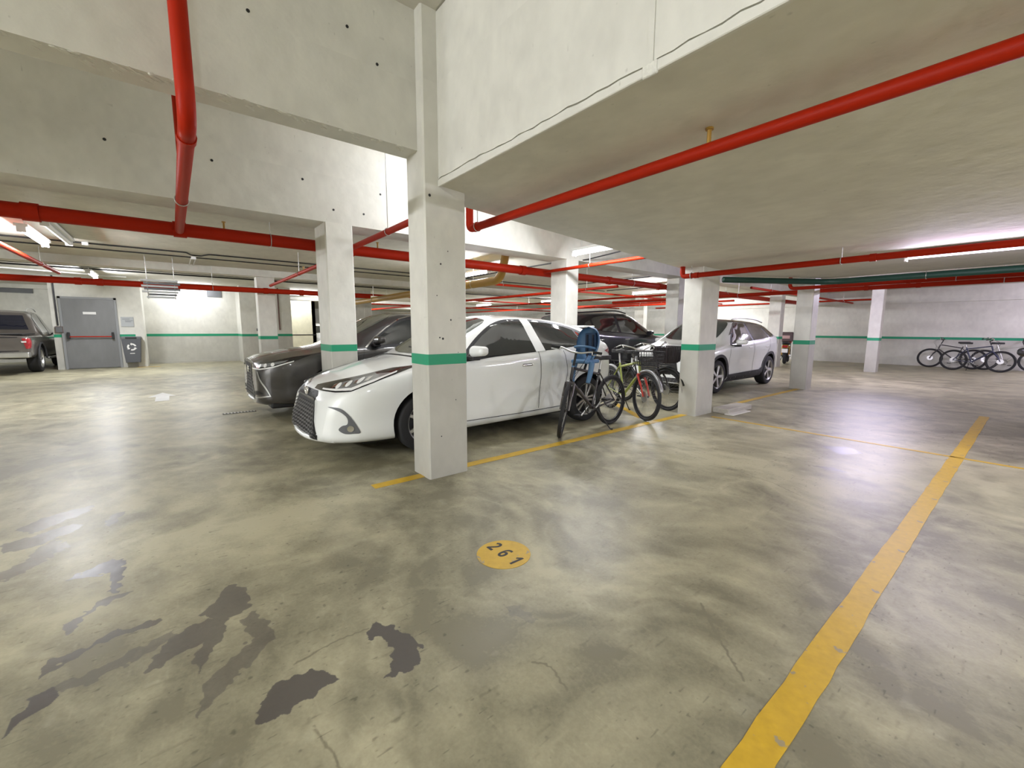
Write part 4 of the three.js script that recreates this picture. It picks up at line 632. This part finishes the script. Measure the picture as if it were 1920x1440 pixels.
// ---- pickup, tail toward the lane
{
  const L = 5.3, c = { L, W: .95, R: .385, tw: .26, arch: .45, fx: 1.0, rx: 4.1,
    top: [[0, .95], [.03, 1.0], [.2, 1.06], [1.0, 1.13], [1.3, 1.18], [1.6, 1.36], [2.0, 1.66], [2.25, 1.80], [2.6, 1.83], [3.2, 1.82], [3.45, 1.76], [3.62, 1.40], [3.68, 1.14], [3.75, 1.10], [5.2, 1.10], [5.27, 1.08], [5.3, 1.02]],
    belt: [[0, .85], [.2, .94], [1, 1.05], [1.5, 1.08], [3.4, 1.10], [3.7, 1.06], [5.2, 1.06], [5.3, .98]], mid: [[0, .65], [.5, .8], [3, .85], [5, .86], [5.3, .8]], sill: [[0, .45], [.5, .46], [4.8, .52], [5.3, .62]], bottom: [[0, .38], [.5, .36], [4.8, .44], [5.3, .55]],
    plan: [[0, .70], [.02, .76], [.08, .84], [.2, .92], [.5, .98], [.9, 1], [5.1, 1], [5.26, .985], [5.3, .96]], roofw: [[0, .55], [.5, .76], [1.3, .80], [1.7, .74], [2.2, .66], [3.4, .64], [3.7, .84], [5.3, .84]], crown: [[0, .03], [1.2, .05], [2.2, .07], [3.4, .06], [3.7, .025], [5.3, .025]], extra: [3.55, 3.6, 3.65, 3.7] };
  const k = startCar('pickup_truck', 'bronze-grey pickup with red tail lamps backed toward the drive lane', c, CARBRONZE, [-4.02, 0, -22.65], -Math.PI / 2), { t, bvh, both, side } = k;
  addWheels(t, c, 'star', STEEL);
  side('side_window', [[1.66, 1.13], [1.9, 1.33], [2.2, 1.62], [2.36, 1.70], [2.55, 1.72], [2.56, 1.14]], GLASSDARK, .006); side('side_window', [[2.64, 1.14], [2.64, 1.72], [3.1, 1.71], [3.34, 1.6], [3.45, 1.15]], GLASSDARK, .006);
  part('rear_window', lay(bvh, [[3.6, 1.66, -.55], [3.6, 1.66, .55], [3.6, 1.24, .66], [3.6, 1.24, -.66]], 180, .006, .06), phys(lin(.012, .014, .03), .06, { clearcoat: 1 }), t);
  part('windscreen', lay(bvh, [[1.35, 0, -.62], [1.35, 0, .62], [2.15, 0, .55], [2.15, 0, -.55]], 'top', .005, .08), GLASSTEAL, t);
  part('tailgate_line', [ribbon(bvh, [[5.3, 1.03, -.72], [5.3, 1.03, .72]], .02, 180, .005), ribbon(bvh, [[5.3, .66, -.72], [5.3, .66, .72]], .02, 180, .005)], BLACK, t);
  part('bed_cover', rbx(3.78, 5.2, 1.10, 1.125, -.8, .8, .01), BLACK, t);
  both('tail_lamp', lay(bvh, [[5.2, 1.0, .74], [5.2, 1.0, .95], [5.2, .74, .96], [5.2, .72, .80]], 150, .008, .04), REDGLASS, t);
  both('reversing_lamp', lay(bvh, [[5.25, .93, .76], [5.25, .93, .86], [5.25, .89, .86], [5.25, .89, .77]], 160, .013, .04), WHITEPLASTIC, t);
  part('rear_bumper', rbx(5.2, 5.42, .48, .63, -.92, .92, .03), STEEL, t); part('bumper_step', rbx(5.25, 5.44, .58, .64, -.4, .4, .01), BLACK, t);
  for (const ax of [c.fx, c.rx]) { const a = []; for (let i = 0; i <= 16; i++) { const th = Math.PI * i / 16; a.push(V(ax + .47 * Math.cos(th), c.R + .47 * Math.sin(th), .955)); } both('arch_cladding', sweep(a, .028, 6), CLADDING, t); }
  both('side_step', sweep([V(1.5, .36, .98), V(3.6, .38, .98)], .035, 8), STEEL, t);
  both('roof_rail', sweep(curve([[2.3, 1.80, .62], [2.6, 1.88, .62], [3.2, 1.87, .61], [3.4, 1.78, .6]], 12), .016, 6), STEEL, t);
  mirror(t, both, 1.72, 1.22, .95, CHROME);
}
// ---------------------------------------------------------------- bicycles
function bikeWheel(name, R, r, disc) {
  const t = new THREE.Group(); t.name = name;
  part('tyre', new THREE.TorusGeometry(R - r, r, 10, 44), RUBBER, t);
  const rim = new THREE.LatheGeometry([[R - 2 * r - .016, -.010], [R - 2 * r + .004, -.013], [R - 2 * r + .006, .013], [R - 2 * r - .016, .010], [R - 2 * r - .020, 0], [R - 2 * r - .016, -.010]].map(p => new THREE.Vector2(...p)), 44); rim.rotateX(Math.PI / 2); part('rim', rim, DARKMETAL, t);
  const sp = []; for (let i = 0; i < 28; i++) { const a = i / 28 * Math.PI * 2, b = a + (i % 2 ? .5 : -.5), s = i % 4 < 2 ? .025 : -.025; sp.push(rod([.02 * Math.cos(b), .02 * Math.sin(b), s], [(R - 2 * r - .01) * Math.cos(a), (R - 2 * r - .01) * Math.sin(a), 0], .0013, 4)); }
  part('spokes', sp, STEEL, t).userData.kind = 'stuff';
  const hub = new THREE.CylinderGeometry(.018, .018, .07, 12); hub.rotateX(Math.PI / 2); part('hub', hub, DARKMETAL, t);
  if (disc) { const d = new THREE.RingGeometry(.05, .085, 28); const e = new THREE.CylinderGeometry(.08, .08, .003, 28, 1); e.rotateX(Math.PI / 2); e.translate(0, 0, .034); part('brake_disc', e, STEEL, t); }
  return t;
}
function bicycle(name, label, rear, front, { frame = DARKMETAL, fork = frame, topTube = frame, lean = 0, steer = 0, R = .345, r = .024, saddleY = .93, barY = 1.02, bar = 'flat', fender = false, basket = null, seat = false, stand = true, rack = false, group } = {}) {
  const dx = front[0] - rear[0], dz = front[1] - rear[1], turn = Math.atan2(-dz, dx), WB = Math.hypot(dx, dz);
  const t = thing(name, label, 'bicycle', [rear[0], 0, rear[1]], turn, group); t.rotation.order = 'YXZ'; t.rotation.x = lean;
  const bb = [.43, .29, 0], st = [.27, .78, 0], ht = [WB - .245, .86, 0], hb = [WB - .19, .68, 0], ra = [0, R, 0];
  const axis = V(ht[0] - hb[0], ht[1] - hb[1], 0).normalize(), S = new THREE.Matrix4().makeTranslation(hb[0], hb[1], 0).multiply(new THREE.Matrix4().makeRotationAxis(axis, steer)).multiply(new THREE.Matrix4().makeTranslation(-hb[0], -hb[1], 0));
  const sg = g => { g = Array.isArray(g) ? merge(g) : g; g.applyMatrix4(S); return g; };
  const rw = bikeWheel('rear_wheel', R, r, true); rw.position.set(0, R, 0); t.add(rw);
  const fw = bikeWheel('front_wheel', R, r, true); fw.position.set(WB, R, 0); fw.updateMatrix(); fw.applyMatrix4(S); t.add(fw);
  part('frame', [rod(bb, st, .016, 10), rod(bb, hb, .021, 10), rod([ht[0] + .012, ht[1] - .02, 0], [hb[0] - .005, hb[1] + .01, 0], .02, 10), ...[-1, 1].flatMap(s => [rod([ra[0], ra[1], s * .06], [bb[0], bb[1], s * .03], .010, 8), rod([ra[0], ra[1], s * .06], [st[0] + .02, st[1] - .05, s * .02], .009, 8)]), rod([bb[0], bb[1], -.04], [bb[0], bb[1], .04], .022, 12)], frame, t);
  part('top_tube', rod([st[0] + .01, st[1] - .06, 0], [ht[0] + .01, ht[1] - .03, 0], .018, 10), topTube, t);
  part('seat_post', rod(st, [st[0] - .035, saddleY - .03, 0], .013, 10), STEEL, t);
  { const s = new THREE.Shape(); s.moveTo(.15, 0); s.bezierCurveTo(.13, .03, .03, .025, -.02, .055); s.bezierCurveTo(-.06, .08, -.12, .08, -.125, .05); s.lineTo(-.125, -.05); s.bezierCurveTo(-.12, -.08, -.06, -.08, -.02, -.055); s.bezierCurveTo(.03, -.025, .13, -.03, .15, 0); const g = new THREE.ExtrudeGeometry(s, { depth: .03, bevelEnabled: true, bevelSize: .012, bevelThickness: .014, bevelSegments: 3 }); g.rotateX(-Math.PI / 2); g.translate(st[0] - .03, saddleY - .03, 0); part('saddle', g, BLACK, t); }
  const cr = [WB - .19 + .03, .655, 0];
  part('fork', sg([rod([hb[0] + .01, hb[1] - .03, -.05], [hb[0] + .01, hb[1] - .03, .05], .02, 8), ...[-1, 1].flatMap(s => [rod([hb[0] + .01, hb[1] - .03, s * .05], [WB - .07, .5, s * .052], .017, 8), rod([WB - .07, .5, s * .052], [WB, R, s * .05], .013, 8)])]), fork, t);
  part('stem', sg([rod([ht[0], ht[1], 0], [ht[0] - .05, barY - .03, 0], .015, 8), rod([ht[0] - .05, barY - .03, 0], [ht[0] + .02, barY, 0], .015, 8)]), BLACK, t);
  const bx0 = ht[0] + .02, W = .31, pts = bar === 'flat' ? [[bx0 - .06, barY + .03, -W], [bx0 - .03, barY + .03, -W * .6], [bx0, barY, -.06], [bx0, barY, .06], [bx0 - .03, barY + .03, W * .6], [bx0 - .06, barY + .03, W]] : [[bx0 - .2, barY + .02, -W], [bx0 - .08, barY + .07, -W * .85], [bx0, barY + .04, -.12], [bx0, barY, 0], [bx0, barY + .04, .12], [bx0 - .08, barY + .07, W * .85], [bx0 - .2, barY + .02, W]];
  const cu = curve(pts, 28); part('handlebar', sg(sweep(cu, .0115, 8)), STEEL, t);
  for (const s of [0, 1]) { const a = s ? cu[cu.length - 1] : cu[0], b = s ? cu[cu.length - 6] : cu[5]; part('grip', sg(rod(a, b, .017, 10)), RUBBER, t); part('brake_lever', sg([rod(b, V(b.x + .04, b.y - .03, b.z), .006, 6), rod(V(b.x + .04, b.y - .03, b.z), V(a.x + .045, a.y - .03, a.z), .005, 6)]), STEEL, t); }
  part('brake_cable', sg(sweep(curve([[bx0 + .03, barY, .15], [bx0 + .14, barY - .06, .10], [bx0 + .10, barY - .25, .05], [WB - .1, .56, .06]], 18), .003, 5)), BLACK, t);
  part('brake_cable', sg(sweep(curve([[bx0 + .03, barY, -.15], [bx0 + .16, barY - .1, -.12], [bx0 + .06, barY - .28, -.05], [WB - .2, .7, -.03]], 18), .003, 5)), BLACK, t);
  const ring1 = new THREE.TorusGeometry(.085, .006, 6, 32); ring1.translate(bb[0], bb[1], .045);
  const crank = new THREE.Group(); crank.name = 'crankset'; t.add(crank); part('chainring', ring1, DARKMETAL, crank);
  part('crank_arm', rod([bb[0], bb[1], .06], [bb[0] + .14, bb[1] - .1, .065], .009, 8), STEEL, crank); part('crank_arm', rod([bb[0], bb[1], -.06], [bb[0] - .14, bb[1] + .1, -.065], .009, 8), STEEL, crank);
  part('pedal', rbx(bb[0] + .10, bb[0] + .19, bb[1] - .115, bb[1] - .09, .07, .16, .008), BLACK, crank); part('pedal', rbx(bb[0] - .19, bb[0] - .10, bb[1] + .09, bb[1] + .115, -.16, -.07, .008), BLACK, crank);
  part('chain', [rod([0, R + .035, .045], [bb[0], bb[1] + .085, .045], .004, 5), rod([0, R - .035, .045], [bb[0], bb[1] - .085, .045], .004, 5)], DARKMETAL, t);
  if (stand) part('kickstand', [rod([.38, .27, -.03], [.30, .01 + Math.max(0, lean) * .1, -.2], .008, 6), rod([.30, .012, -.2], [.28, .008, -.225], .012, 6)], DARKMETAL, t);
  if (fender) { const arc = (cx, a0, a1) => { const p = []; for (let i = 0; i <= 16; i++) { const a = a0 + (a1 - a0) * i / 16; p.push(V(cx + (R + .02) * Math.cos(a), R + (R + .02) * Math.sin(a), 0)); } const g = sweep(p, .024, 8); return g; }; part('mudguard', arc(0, .5, 3.0), fender, t); part('mudguard', sg(arc(WB, .3, 2.4)), fender, t); }
  if (rack) part('rack', [rod([.12, .74, -.06], [-.28, .74, -.06], .006, 6), rod([.12, .74, .06], [-.28, .74, .06], .006, 6), rod([-.28, .74, -.06], [-.28, .74, .06], .006, 6), rod([-.2, .74, -.06], [0, R, -.07], .006, 6), rod([-.2, .74, .06], [0, R, .07], .006, 6)], DARKMETAL, t);
  if (basket) {
    const [bw, bh, bd, mat, solid] = basket, x0 = ht[0] + .08, y0 = .80, wires = [], bars = [];
    const rect = (k, y) => { const a = bw / 2 * k, d0 = x0 + bd * (1 - k) / 2, d1 = x0 + bd * (1 + k) / 2; return [V(d0, y, -a), V(d1, y, -a), V(d1, y, a), V(d0, y, a)]; };
    for (let i = 0; i <= 4; i++) { const k = .82 + .18 * i / 4, q = rect(k, y0 + bh * i / 4); bars.push(sweep(q.flatMap((p, j) => [p, p.clone().lerp(q[(j + 1) % 4], .5)]), i === 4 ? .006 : .003, 5, true)); }
    const q0 = rect(.82, y0), q1 = rect(1, y0 + bh); for (let e = 0; e < 4; e++) for (let j = 0; j < 9; j++) { const a = q0[e].clone().lerp(q0[(e + 1) % 4], j / 9), b = q1[e].clone().lerp(q1[(e + 1) % 4], j / 9); wires.push(rod(a, b, solid ? .012 : .0032, 5)); } for (let j = 1; j < 8; j++) wires.push(rod(q0[0].clone().lerp(q0[1], j / 8), q0[3].clone().lerp(q0[2], j / 8), solid ? .02 : .0032, 5));
    const g = new THREE.Group(); g.name = 'basket'; t.add(g); part('basket_rims', sg(bars), mat, g); part('basket_wires', sg(wires), mat, g).userData.kind = 'stuff';
    part('basket_bracket', sg([rod([ht[0], ht[1] - .02, 0], [x0, y0 + .06, 0], .008, 6)]), mat, g);
  }
  if (seat) {
    const g = new THREE.Group(); g.name = 'child_seat'; t.add(g); const x0 = ht[0] - .26, y0 = .90;   // shell opens toward the handlebar
    const nu = 18, nv = 16, pos = [], idx = []; const sh = (v) => { const y = y0 + .44 * v, w = .165 * Math.sqrt(Math.max(0, 1 - Math.pow(Math.max(0, v - .45) / .55, 2.6))) * (.8 + .35 * Math.sin(Math.min(1, v * 1.5) * Math.PI / 2) - .12) + .004; return [y, w]; };
    for (const lay0 of [0, 1]) for (let j = 0; j <= nv; j++) for (let i = 0; i <= nu; i++) { const v = j / nv, [y, w] = sh(v), a = -Math.PI / 2 + Math.PI * i / nu, d = .10 + .05 * (1 - v), k = lay0 ? .93 : 1; pos.push(x0 - d * k * Math.cos(a) + (lay0 ? .004 : 0) - .04 * v + .10 * Math.pow(1 - v, 3), y, w * k * Math.sin(a)); }
    const n = (nu + 1) * (nv + 1); for (let l = 0; l < 2; l++) for (let j = 0; j < nv; j++) for (let i = 0; i < nu; i++) { const a = l * n + j * (nu + 1) + i, b = a + 1, c = a + nu + 1, d = c + 1; l ? idx.push(a, b, c, b, d, c) : idx.push(a, c, b, b, c, d); }
    const gg = new THREE.BufferGeometry(); gg.setAttribute('position', new THREE.Float32BufferAttribute(pos, 3)); gg.setIndex(idx); gg.computeVertexNormals();
    const blue = std(lin(.085, .19, .35), .45, { side: THREE.DoubleSide }); part('seat_shell', gg, blue, g); part('seat_pan', rbx(x0 - .11, x0 + .16, y0 - .02, y0 + .03, -.13, .13, .02), blue, g);
    part('seat_pad', rbx(x0 - .105, x0 - .075, y0 + .05, y0 + .36, -.085, .085, .012), std(lin(.03, .06, .12), .9), g);
    for (const s of [-1, 1]) part('strap', rbx(x0 - .085, x0 - .062, y0 + .05, y0 + .34, s * .045 - .014, s * .045 + .014, .006), std(lin(.01, .015, .03), .8), g);
    part('safety_bar', sweep(curve([[x0 - .02, y0 + .16, -.14], [x0 + .10, y0 + .19, -.09], [x0 + .12, y0 + .19, .09], [x0 - .02, y0 + .16, .14]], 18), .014, 8), blue, g);
    for (const s of [-1, 1]) part('leg_guard', sweep(curve([[x0 + .06, y0, s * .13], [x0 + .10, y0 - .14, s * .135], [x0 + .13, y0 - .26, s * .12]], 10), u => .038 - .012 * u, 8), blue, g);
    part('seat_bracket', rod([x0 + .0, y0 - .02, 0], [x0 + .04, .80, 0], .016, 8), BLACK, g);
  }
  return t;
}
const BIKEDARK = phys(lin(.022, .018, .022), .35, { clearcoat: .6 });
bicycle('mountain_bicycle', 'dark mountain bicycle with a blue child seat leaning by the hatchback rear door', [4.66, -3.62], [3.60, -3.54], { frame: BIKEDARK, fork: std(lin(.16, .15, .15), .3, { metalness: .7 }), steer: .62, lean: .02, seat: true, saddleY: .95, barY: 1.03 });
bicycle('city_bicycle', 'yellow-green bicycle with a red fork and a black wire basket', [5.66, -4.43], [5.24, -3.46], { frame: phys(lin(.36, .42, .09), .35, { clearcoat: .6 }), topTube: phys(lin(.36, .42, .09), .35, { clearcoat: .6 }), fork: phys(lin(.50, .035, .022), .35, { clearcoat: .6 }), lean: -.02, basket: [.38, .2, .28, BLACK], bar: 'swept', saddleY: .98, barY: 1.0, R: .35, fender: std(lin(.30, .30, .30), .35, { metalness: .6 }) });
bicycle('covered_bicycle', 'dark bicycle with a black woven basket half hidden by the bicycle pillar', [6.42, -4.72], [6.20, -3.70], { frame: BIKEDARK, lean: .03, basket: [.34, .24, .30, std(lin(.03, .022, .025), .7), true], bar: 'swept', rack: true, fender: BLACK, R: .34 });
bicycle('wall_bicycle', 'dark bicycle leaning against the right wall', [21.45, -1.38], [21.45, -2.45], { frame: BIKEDARK, lean: .10, stand: false, group: 'bicycles along the right wall' });
bicycle('wall_bicycle', 'dark bicycle with blue frame parked before the one against the right wall', [20.62, -1.78], [20.50, -.72], { frame: phys(lin(.015, .02, .06), .35), lean: -.06, stand: true, bar: 'swept', group: 'bicycles along the right wall' });
bicycle('wall_bicycle', 'grey bicycle at the wall beside the other two, nearest the black car', [21.5, -1.12], [21.5, -.05], { frame: STEEL, lean: -.10, stand: false, group: 'bicycles along the right wall' });
// ---------------------------------------------------------------- motorcycle far behind the pillars
{
  const t = thing('motorcycle', 'motorcycle with a top case seen from behind between two slim pillars', 'motorcycle', [18.7, 0, -6.2], .25);
  for (const [x, n] of [[0, 'rear_wheel'], [1.3, 'front_wheel']]) { const w = new THREE.Group(); w.name = n; w.position.set(x, .3, 0); t.add(w); part('tyre', new THREE.TorusGeometry(.235, .06, 10, 32), RUBBER, w); const h = new THREE.CylinderGeometry(.19, .19, .05, 24); h.rotateX(Math.PI / 2); part('rim', h, STEEL, w); }
  part('frame', [rod([0, .3, .08], [.5, .42, .08], .025), rod([0, .3, -.08], [.5, .42, -.08], .025), rod([.5, .4, 0], [1.05, .85, 0], .035), rod([.2, .7, 0], [1.05, .85, 0], .03)], BLACK, t);
  part('engine', rbx(.42, .82, .28, .6, -.14, .14, .06), DARKMETAL, t);
  { const g = new THREE.SphereGeometry(1, 20, 14); g.scale(.26, .14, .14); g.translate(.78, .85, 0); part('fuel_tank', g, RED, t); }
  part('seat', rbx(-.05, .62, .74, .84, -.13, .13, .045), BLACK, t); part('tail', rbx(-.28, .15, .62, .76, -.1, .1, .04), OCHRE, t);
  part('top_case', rbx(-.42, .0, .88, 1.25, -.24, .24, .05), std(lin(.08, .05, .05), .5), t); part('case_reflector', rbx(-.425, -.41, 1.0, 1.12, -.14, .14, .004), std(lin(.5, .32, .30), .4), t); part('case_rack', rbx(-.36, .05, .82, .88, -.1, .1, .01), BLACK, t);
  part('tail_lamp', rbx(-.31, -.27, .66, .74, -.09, .09, .015), REDGLASS, t); part('number_plate', rbx(-.33, -.31, .46, .61, -.1, .1, .004), WHITEPLASTIC, t); part('mudguard', rbx(-.32, -.1, .42, .64, -.06, .06, .02), BLACK, t);
  for (const s of [-1, 1]) { part('fork_leg', rod([1.3, .3, s * .09], [1.0, 1.0, s * .08], .022), STEEL, t); part('mirror', [rod([.98, 1.05, s * .22], [.95, 1.25, s * .3], .007, 6), rbx(.94, .96, 1.21, 1.3, s * .3 - .06, s * .3 + .06, .01)], BLACK, t); part('shock_absorber', rod([.05, .35, s * .12], [.15, .7, s * .12], .025), OCHRE, t); part('exhaust', rod([.45, .3, .13 * s], [-.2, .36, .17 * s], .035), STEEL, t); }
  part('handlebar', sweep(curve([[.88, 1.06, -.36], [.98, 1.06, -.2], [1.0, 1.02, 0], [.98, 1.06, .2], [.88, 1.06, .36]], 16), .014, 8), BLACK, t); part('headlight', rbx(1.08, 1.22, .85, 1.02, -.1, .1, .05), LAMPGLASS, t);
  part('stand', rod([.4, .3, -.1], [.35, 0, -.22], .012), BLACK, t);
}
// ---------------------------------------------------------------- floor markings
const chipTile = dataTex(512, 512, (i, j) => { const u = i / 512, v = j / 512; const n = fbm(u * 8, v * 8, 5, 8), m = vn(u * 64, v * 64, 64), k = n + (m - .5) * .25; const t = sm(.72, .80, k) * .8; const w = .9 + .2 * (fbm(u * 24 + 3, v * 24, 3, 24) - .5); return [s8((.60 * w) * (1 - t) + .26 * t), s8((.375 * w) * (1 - t) + .235 * t), s8((.020 * w) * (1 - t) + .18 * t)]; }, true);
chipTile.repeat.set(1.6, 1.6);
const YELLOW = std(lin(1, 1, 1), .45, { map: chipTile, bumpMap: fineBump, bumpScale: .002 });
const WORN = std(lin(.62, .60, .80), .4, { map: chipTile });
function stripe(label, x0, z0, x1, z1, w, mat = YELLOW, seed = 1, group) {
  const r = rng(seed), d = V(x1 - x0, 0, z1 - z0), L = d.length(), n = Math.max(2, Math.round(L / .12)); d.normalize(); const nx = -d.z, nz = d.x, a = [], b = [];
  for (let i = 0; i <= n; i++) { const s = L * i / n, e = w * .5 + (r() - .5) * w * .07, f = w * .5 + (r() - .5) * w * .07; a.push([x0 + d.x * s + nx * e, z0 + d.z * s + nz * e]); b.push([x0 + d.x * s - nx * f, z0 + d.z * s - nz * f]); }
  return one('floor_line', metreUV(slab([...a, ...b.reverse()], .0005, .0025)), mat, label, 'floor line', group);
}
stripe('yellow bay line passing under the nearest pillar beside the hatchback', 1.2, -3.335, 6.1, -3.335, .105, YELLOW, 3);
stripe('yellow bay line from the kerb block to the pillar behind the white crossover', 7.5, -3.3, 10.9, -3.3, .1, YELLOW, 4);
stripe('thin yellow line crossing the wide one near the bay end', 6.3, -3.0, 6.2, 3.2, .055, YELLOW, 5);
stripe('wide worn yellow bay line running across the open floor', .6, -.415, 9.65, -.415, .105, YELLOW, 6);
stripe('faded yellow line under the bicycles near the rear of the hatchback', 5.35, -3.6, 6.05, -4.6, .1, YELLOW, 8);
stripe('yellow line at the foot of the emergency door wall', -1.0, -18.75, -.4, -18.7, .12, YELLOW, 9);
stripe('yellow line at the foot of the wall stub', 2.1, -18.7, 3.0, -18.7, .12, YELLOW, 10);
{
  const t = thing('bay_number', 'yellow painted disc with the black number 261 on the floor', 'floor marking', [1.41, 0, -1.83]);
  const g = new THREE.CylinderGeometry(.157, .157, .002, 64); g.translate(0, .0012, 0); part('disc', metreUV(g), YELLOW, t);
  const font = await new FontLoader().loadAsync('fonts/droid/droid_sans_bold.typeface.json');
  const dx = [-.098, 0, .098];
  ['2', '6', '1'].forEach((c, i) => {
    const q = new TextGeometry(c, { font, size: .1, depth: .0008, curveSegments: 6, bevelEnabled: false }); q.computeBoundingBox(); const bb = q.boundingBox;
    q.translate(-(bb.min.x + bb.max.x) / 2, -(bb.min.y + bb.max.y) / 2, 0); q.scale(.72, .95, 1); q.translate(dx[i], 0, 0);
    const m = new THREE.Matrix4().makeBasis(V(0, 0, 1), V(1, 0, 0), V(0, 1, 0)); q.applyMatrix4(m); q.translate(.01, .0023, 0);
    part('numeral', q, BLACK, t);
  });
}
one('floor_arrow', slab([[-.46, -10.4], [-.25, -11.0], [-.04, -10.4], [-.14, -10.4], [-.14, -9.75], [-.34, -9.75], [-.34, -10.4]], .0005, .0025), std(lin(.6, .6, .58), .5, { map: paintTile }), 'white arrow painted on the drive lane', 'floor marking');
{
  const t = thing('drain_grate', 'narrow dark drain grate set in the floor before the grey crossover', 'drain', [.72, 0, -7.68]);
  part('frame', bx(-.22, .22, 0, .004, -.05, .05), DARKMETAL, t);
  for (let i = 0; i < 10; i++) part('bar', bx(-.2 + i * .043, -.18 + i * .043, .003, .008, -.045, .045), STEEL, t);
}
{
  const t = thing('kerb_block', 'pale concrete block lying at the foot of the bicycle pillar', 'kerb block', [6.98, 0, -3.02], -.03);
  part('block', rbx(-.34, .44, 0, .085, -.13, .13, .015), std(lin(.52, .49, .44), .8, { map: paintTile, bumpMap: fineBump, bumpScale: .01 }), t);
  part('mortar', rbx(-.38, .2, 0, .02, .08, .22, .008), std(lin(.6, .58, .53), .9), t);
}
// ---------------------------------------------------------------- emergency door and what hangs beside it
{
  const t = structGroup('door_1', 'grey steel emergency door with a red push bar');
  part('door_frame', [bx(-2.68, -2.62, 0, 2.26, -19.02, -18.95), bx(-1.42, -1.36, 0, 2.26, -19.02, -18.95), bx(-2.68, -1.36, 2.2, 2.26, -19.02, -18.95)], DOORGREY, t);
  part('door_leaf', rbx(-2.62, -1.42, .02, 2.2, -19.0, -18.955, .006), std(lin(.21, .215, .22), .4, { map: paintTile }), t);
  part('push_bar', rod([-2.5, 1.02, -18.87], [-1.54, 1.02, -18.87], .018, 10), RED, t);
  part('bar_bracket', [rbx(-2.56, -2.5, .95, 1.16, -18.96, -18.85, .01), rbx(-1.55, -1.49, .95, 1.16, -18.96, -18.85, .01)], BLACK, t);
  part('door_sign', rbx(-2.16, -1.86, 1.72, 1.8, -18.96, -18.948, .003), WHITEPLASTIC, t);
}
{
  const t = thing('notice_board', 'small grey notice with faint printed lines above the recycling bin', 'sign', [-1.14, 1.5, -18.99]);
  part('board', rbx(-.16, .16, -.16, .16, 0, .012, .003), std(lin(.42, .44, .45), .5), t);
  for (const [x, y, w] of [[-.03, .09, .09], [.04, .04, .10], [.02, .0, .07]]) part('printed_line', bx(x - w, x + w, y - .006, y + .006, .012, .0135), GREYPLASTIC, t);
}
{
  const t = thing('recycling_bin', 'dark grey wall bin with white recycling arrows beside the emergency door', 'bin', [-1.08, .18, -18.97]);
  const s = new THREE.Shape(); s.moveTo(-.17, 0); s.lineTo(.17, 0); s.lineTo(.23, .78); s.lineTo(-.23, .78);
  part('bin_body', (() => { const g = new THREE.ExtrudeGeometry(s, { depth: .28, bevelEnabled: true, bevelSize: .015, bevelThickness: .015, bevelSegments: 2 }); g.translate(0, 0, .015); return g; })(), std(lin(.085, .09, .10), .5), t);
  part('lid', rbx(-.25, .25, .75, .84, .0, .32, .02), GREYPLASTIC, t); part('slot', rbx(-.14, .14, .77, .82, .315, .325, .004), BLACK, t);
  for (let i = 0; i < 3; i++) { const a0 = i * 2.094 + .25, a1 = a0 + 1.35, pp = []; for (let k = 0; k <= 8; k++) { const a = a0 + (a1 - a0) * k / 8; pp.push([.095 * Math.cos(a), .50 + .095 * Math.sin(a)]); }
    const sh = new THREE.Shape(); const o = pp.map((p, k) => { const f = 1 + .24; return [p[0] * f, .5 + (p[1] - .5) * f]; }), n = pp.map(p => [p[0] * .76, .5 + (p[1] - .5) * .76]); const tip = a1 + .35; o.push([.145 * Math.cos(a1), .5 + .145 * Math.sin(a1)], [.095 * Math.cos(tip), .5 + .095 * Math.sin(tip)], [.045 * Math.cos(a1), .5 + .045 * Math.sin(a1)]);
    [...o, ...n.reverse()].forEach((p, k) => k ? sh.lineTo(p[0], p[1]) : sh.moveTo(p[0], p[1])); part('recycling_arrow', (() => { const g = new THREE.ExtrudeGeometry(sh, { depth: .004, bevelEnabled: false }); g.translate(0, 0, .311); return g; })(), WHITEPLASTIC, t); }
  part('printed_line', bx(-.06, .06, .28, .3, .309, .314), WHITEPLASTIC, t);
}
{
  const t = thing('switch_box', 'small dark switch box on the green stripe left of the emergency door', 'switch box', [-2.72, 1.14, -18.97]);
  part('box', rbx(-.09, .09, 0, .2, -.03, .05, .01), std(lin(.10, .07, .06), .5), t); part('cover', rbx(-.07, .07, .02, .18, .045, .055, .005), GREYPLASTIC, t);
}
{
  const t = thing('wall_socket', 'small dark socket box on the wall stub above the green stripe', 'socket', [2.62, 1.2, -18.98]);
  part('box', rbx(-.07, .07, 0, .1, -.02, .05, .008), GREYPLASTIC, t); part('plug', rbx(.09, .14, -.02, .1, -.02, .06, .008), BLACK, t);
}
conduit('vertical dark conduit on the wall stub beside the cream partition', [[[[3.35, 2.88, -18.975], [3.35, 1.25, -18.975]], .022]], std(lin(.12, .05, .04), .5));
renderer.render(scene, camera);
